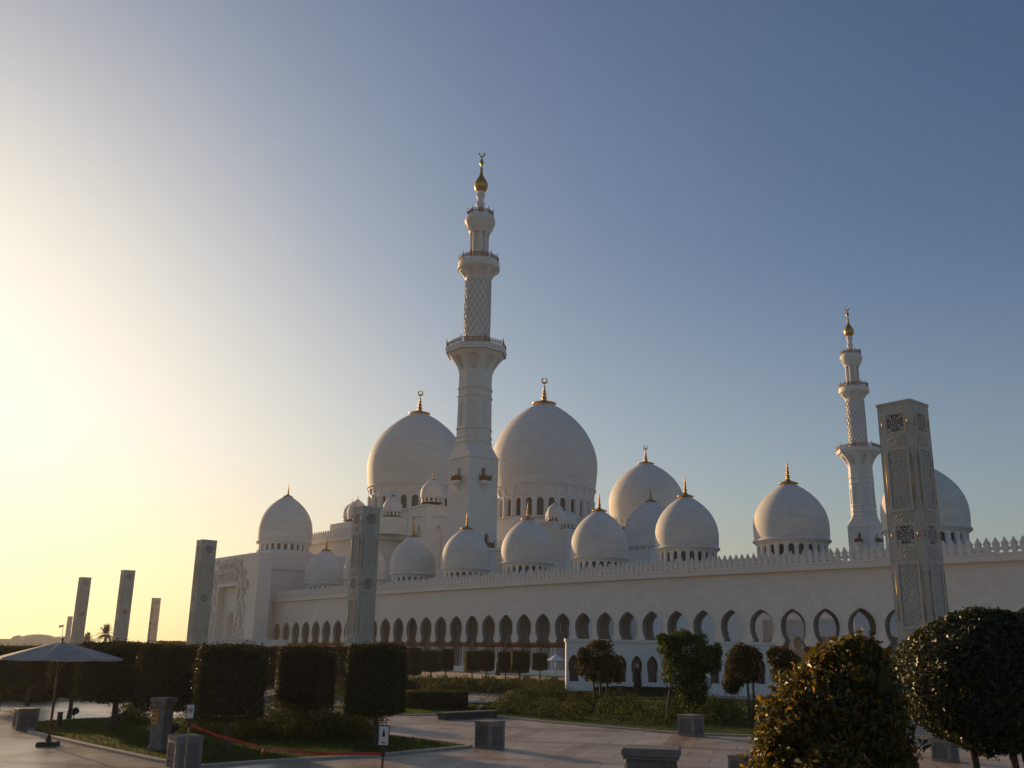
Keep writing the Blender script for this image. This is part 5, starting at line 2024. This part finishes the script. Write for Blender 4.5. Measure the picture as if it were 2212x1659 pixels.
def palm(x, ycrown, Y, rpx, label):
    c = at(x, ycrown, Y)
    k = Y / FPX
    root = thing('palm_tree', label, 'palm', (c.x, c.y, 0), 0, 'palms on the left horizon')
    mb = MB(); mb.tube([(0, 0, 0), (.1, 0, c.z * .5), (0, 0, c.z)], [.35, .26, .24], 10)
    mb.build('trunk', M['bark'], root)
    CC, NN, AX = [], [], []
    mb = MB()
    rg = random.Random(int(x))
    R = rpx * k
    for q in range(70):
        a = rg.random() * 2 * PI
        el = rg.uniform(-.5, 1.45)
        prev = None
        path = []
        for i in range(9):
            t = i / 8
            rr_ = R * t * math.cos(el) * 1.0
            zz = R * t * math.sin(el) - .55 * R * t * t * math.cos(el)
            path.append(Vector((rr_ * math.cos(a), rr_ * math.sin(a), c.z + zz)))
        side = Vector((-math.sin(a), math.cos(a), 0))
        for i in range(1, 8):
            for sg in (-1, 1):
                for hh in (0, .5):
                    p0 = path[i].lerp(path[i + 1], hh)
                    d = (path[i + 1] - path[i]).normalized()
                    tip = p0 + side * sg * R * .20 * (1.05 - i / 9) + d * R * .13 + Vector((0, 0, -.03 * R))
                    mb.face([p0 - d * R * .04, p0 + d * R * .04, tip])
    mb.build('fronds', M['palm'], root, weld=False)


palm(229, 1370, 190, 24, 'bigger dark palm left of the second pylon from the portal')
palm(189, 1383, 200, 19, 'smaller dark palm between the two leftmost pylons')


def tree_line(x0, x1, y, Y, hpx, label):
    a, b = at(x0, y, Y), at(x1, y, Y)
    k = Y / FPX
    n = 7000
    t = rng.uniform(0, 1, n)
    hh = hpx * k * (.75 + .3 * lump(np.stack([t * 9, t * 3, t * 0], 1), 3.0, x0))
    z = rng.uniform(0, 1, n) ** .6 * (a.z + hh)
    C = np.stack([a.x + (b.x - a.x) * t, a.y + rng.normal(size=n) * 2, z], 1)
    o = link('tree_line', leaf_mesh('tree_line', C, rng.normal(size=C.shape), 9 * k * .5, .7), M['hedge'])
    tag(o, label, 'trees', kind='stuff')


tree_line(345, 398, 1390, 240, 6, 'far dark tree tops between the slim pylon and the pylon at the portal')
tree_line(150, 350, 1396, 260, 4, 'low dark line of far trees behind the left clipped trees')

# ------------------------------------------------------------------ haze: one closed box of pale dusty air round the whole scene
mb = MB()
mb.box(-1500, 1500, -60, 1500, -1, 118)
hz_m = bpy.data.materials.new('dusty_air')
hz_m.use_nodes = True
hn = hz_m.node_tree
hn.nodes.clear()
pv = hn.nodes.new('ShaderNodeVolumePrincipled')
pv.inputs['Color'].default_value = (.92, .90, .86, 1)
pv.inputs['Density'].default_value = HAZE
pv.inputs['Anisotropy'].default_value = 0.55
ho = hn.nodes.new('ShaderNodeOutputMaterial')
hn.links.new(pv.outputs[0], ho.inputs['Volume'])
hzo = mb.build('haze', hz_m, weld=False)
hzo['kind'] = 'stuff'
hzo['label'] = 'thin warm dusty haze filling the air over the whole scene'
hzo['category'] = 'haze'
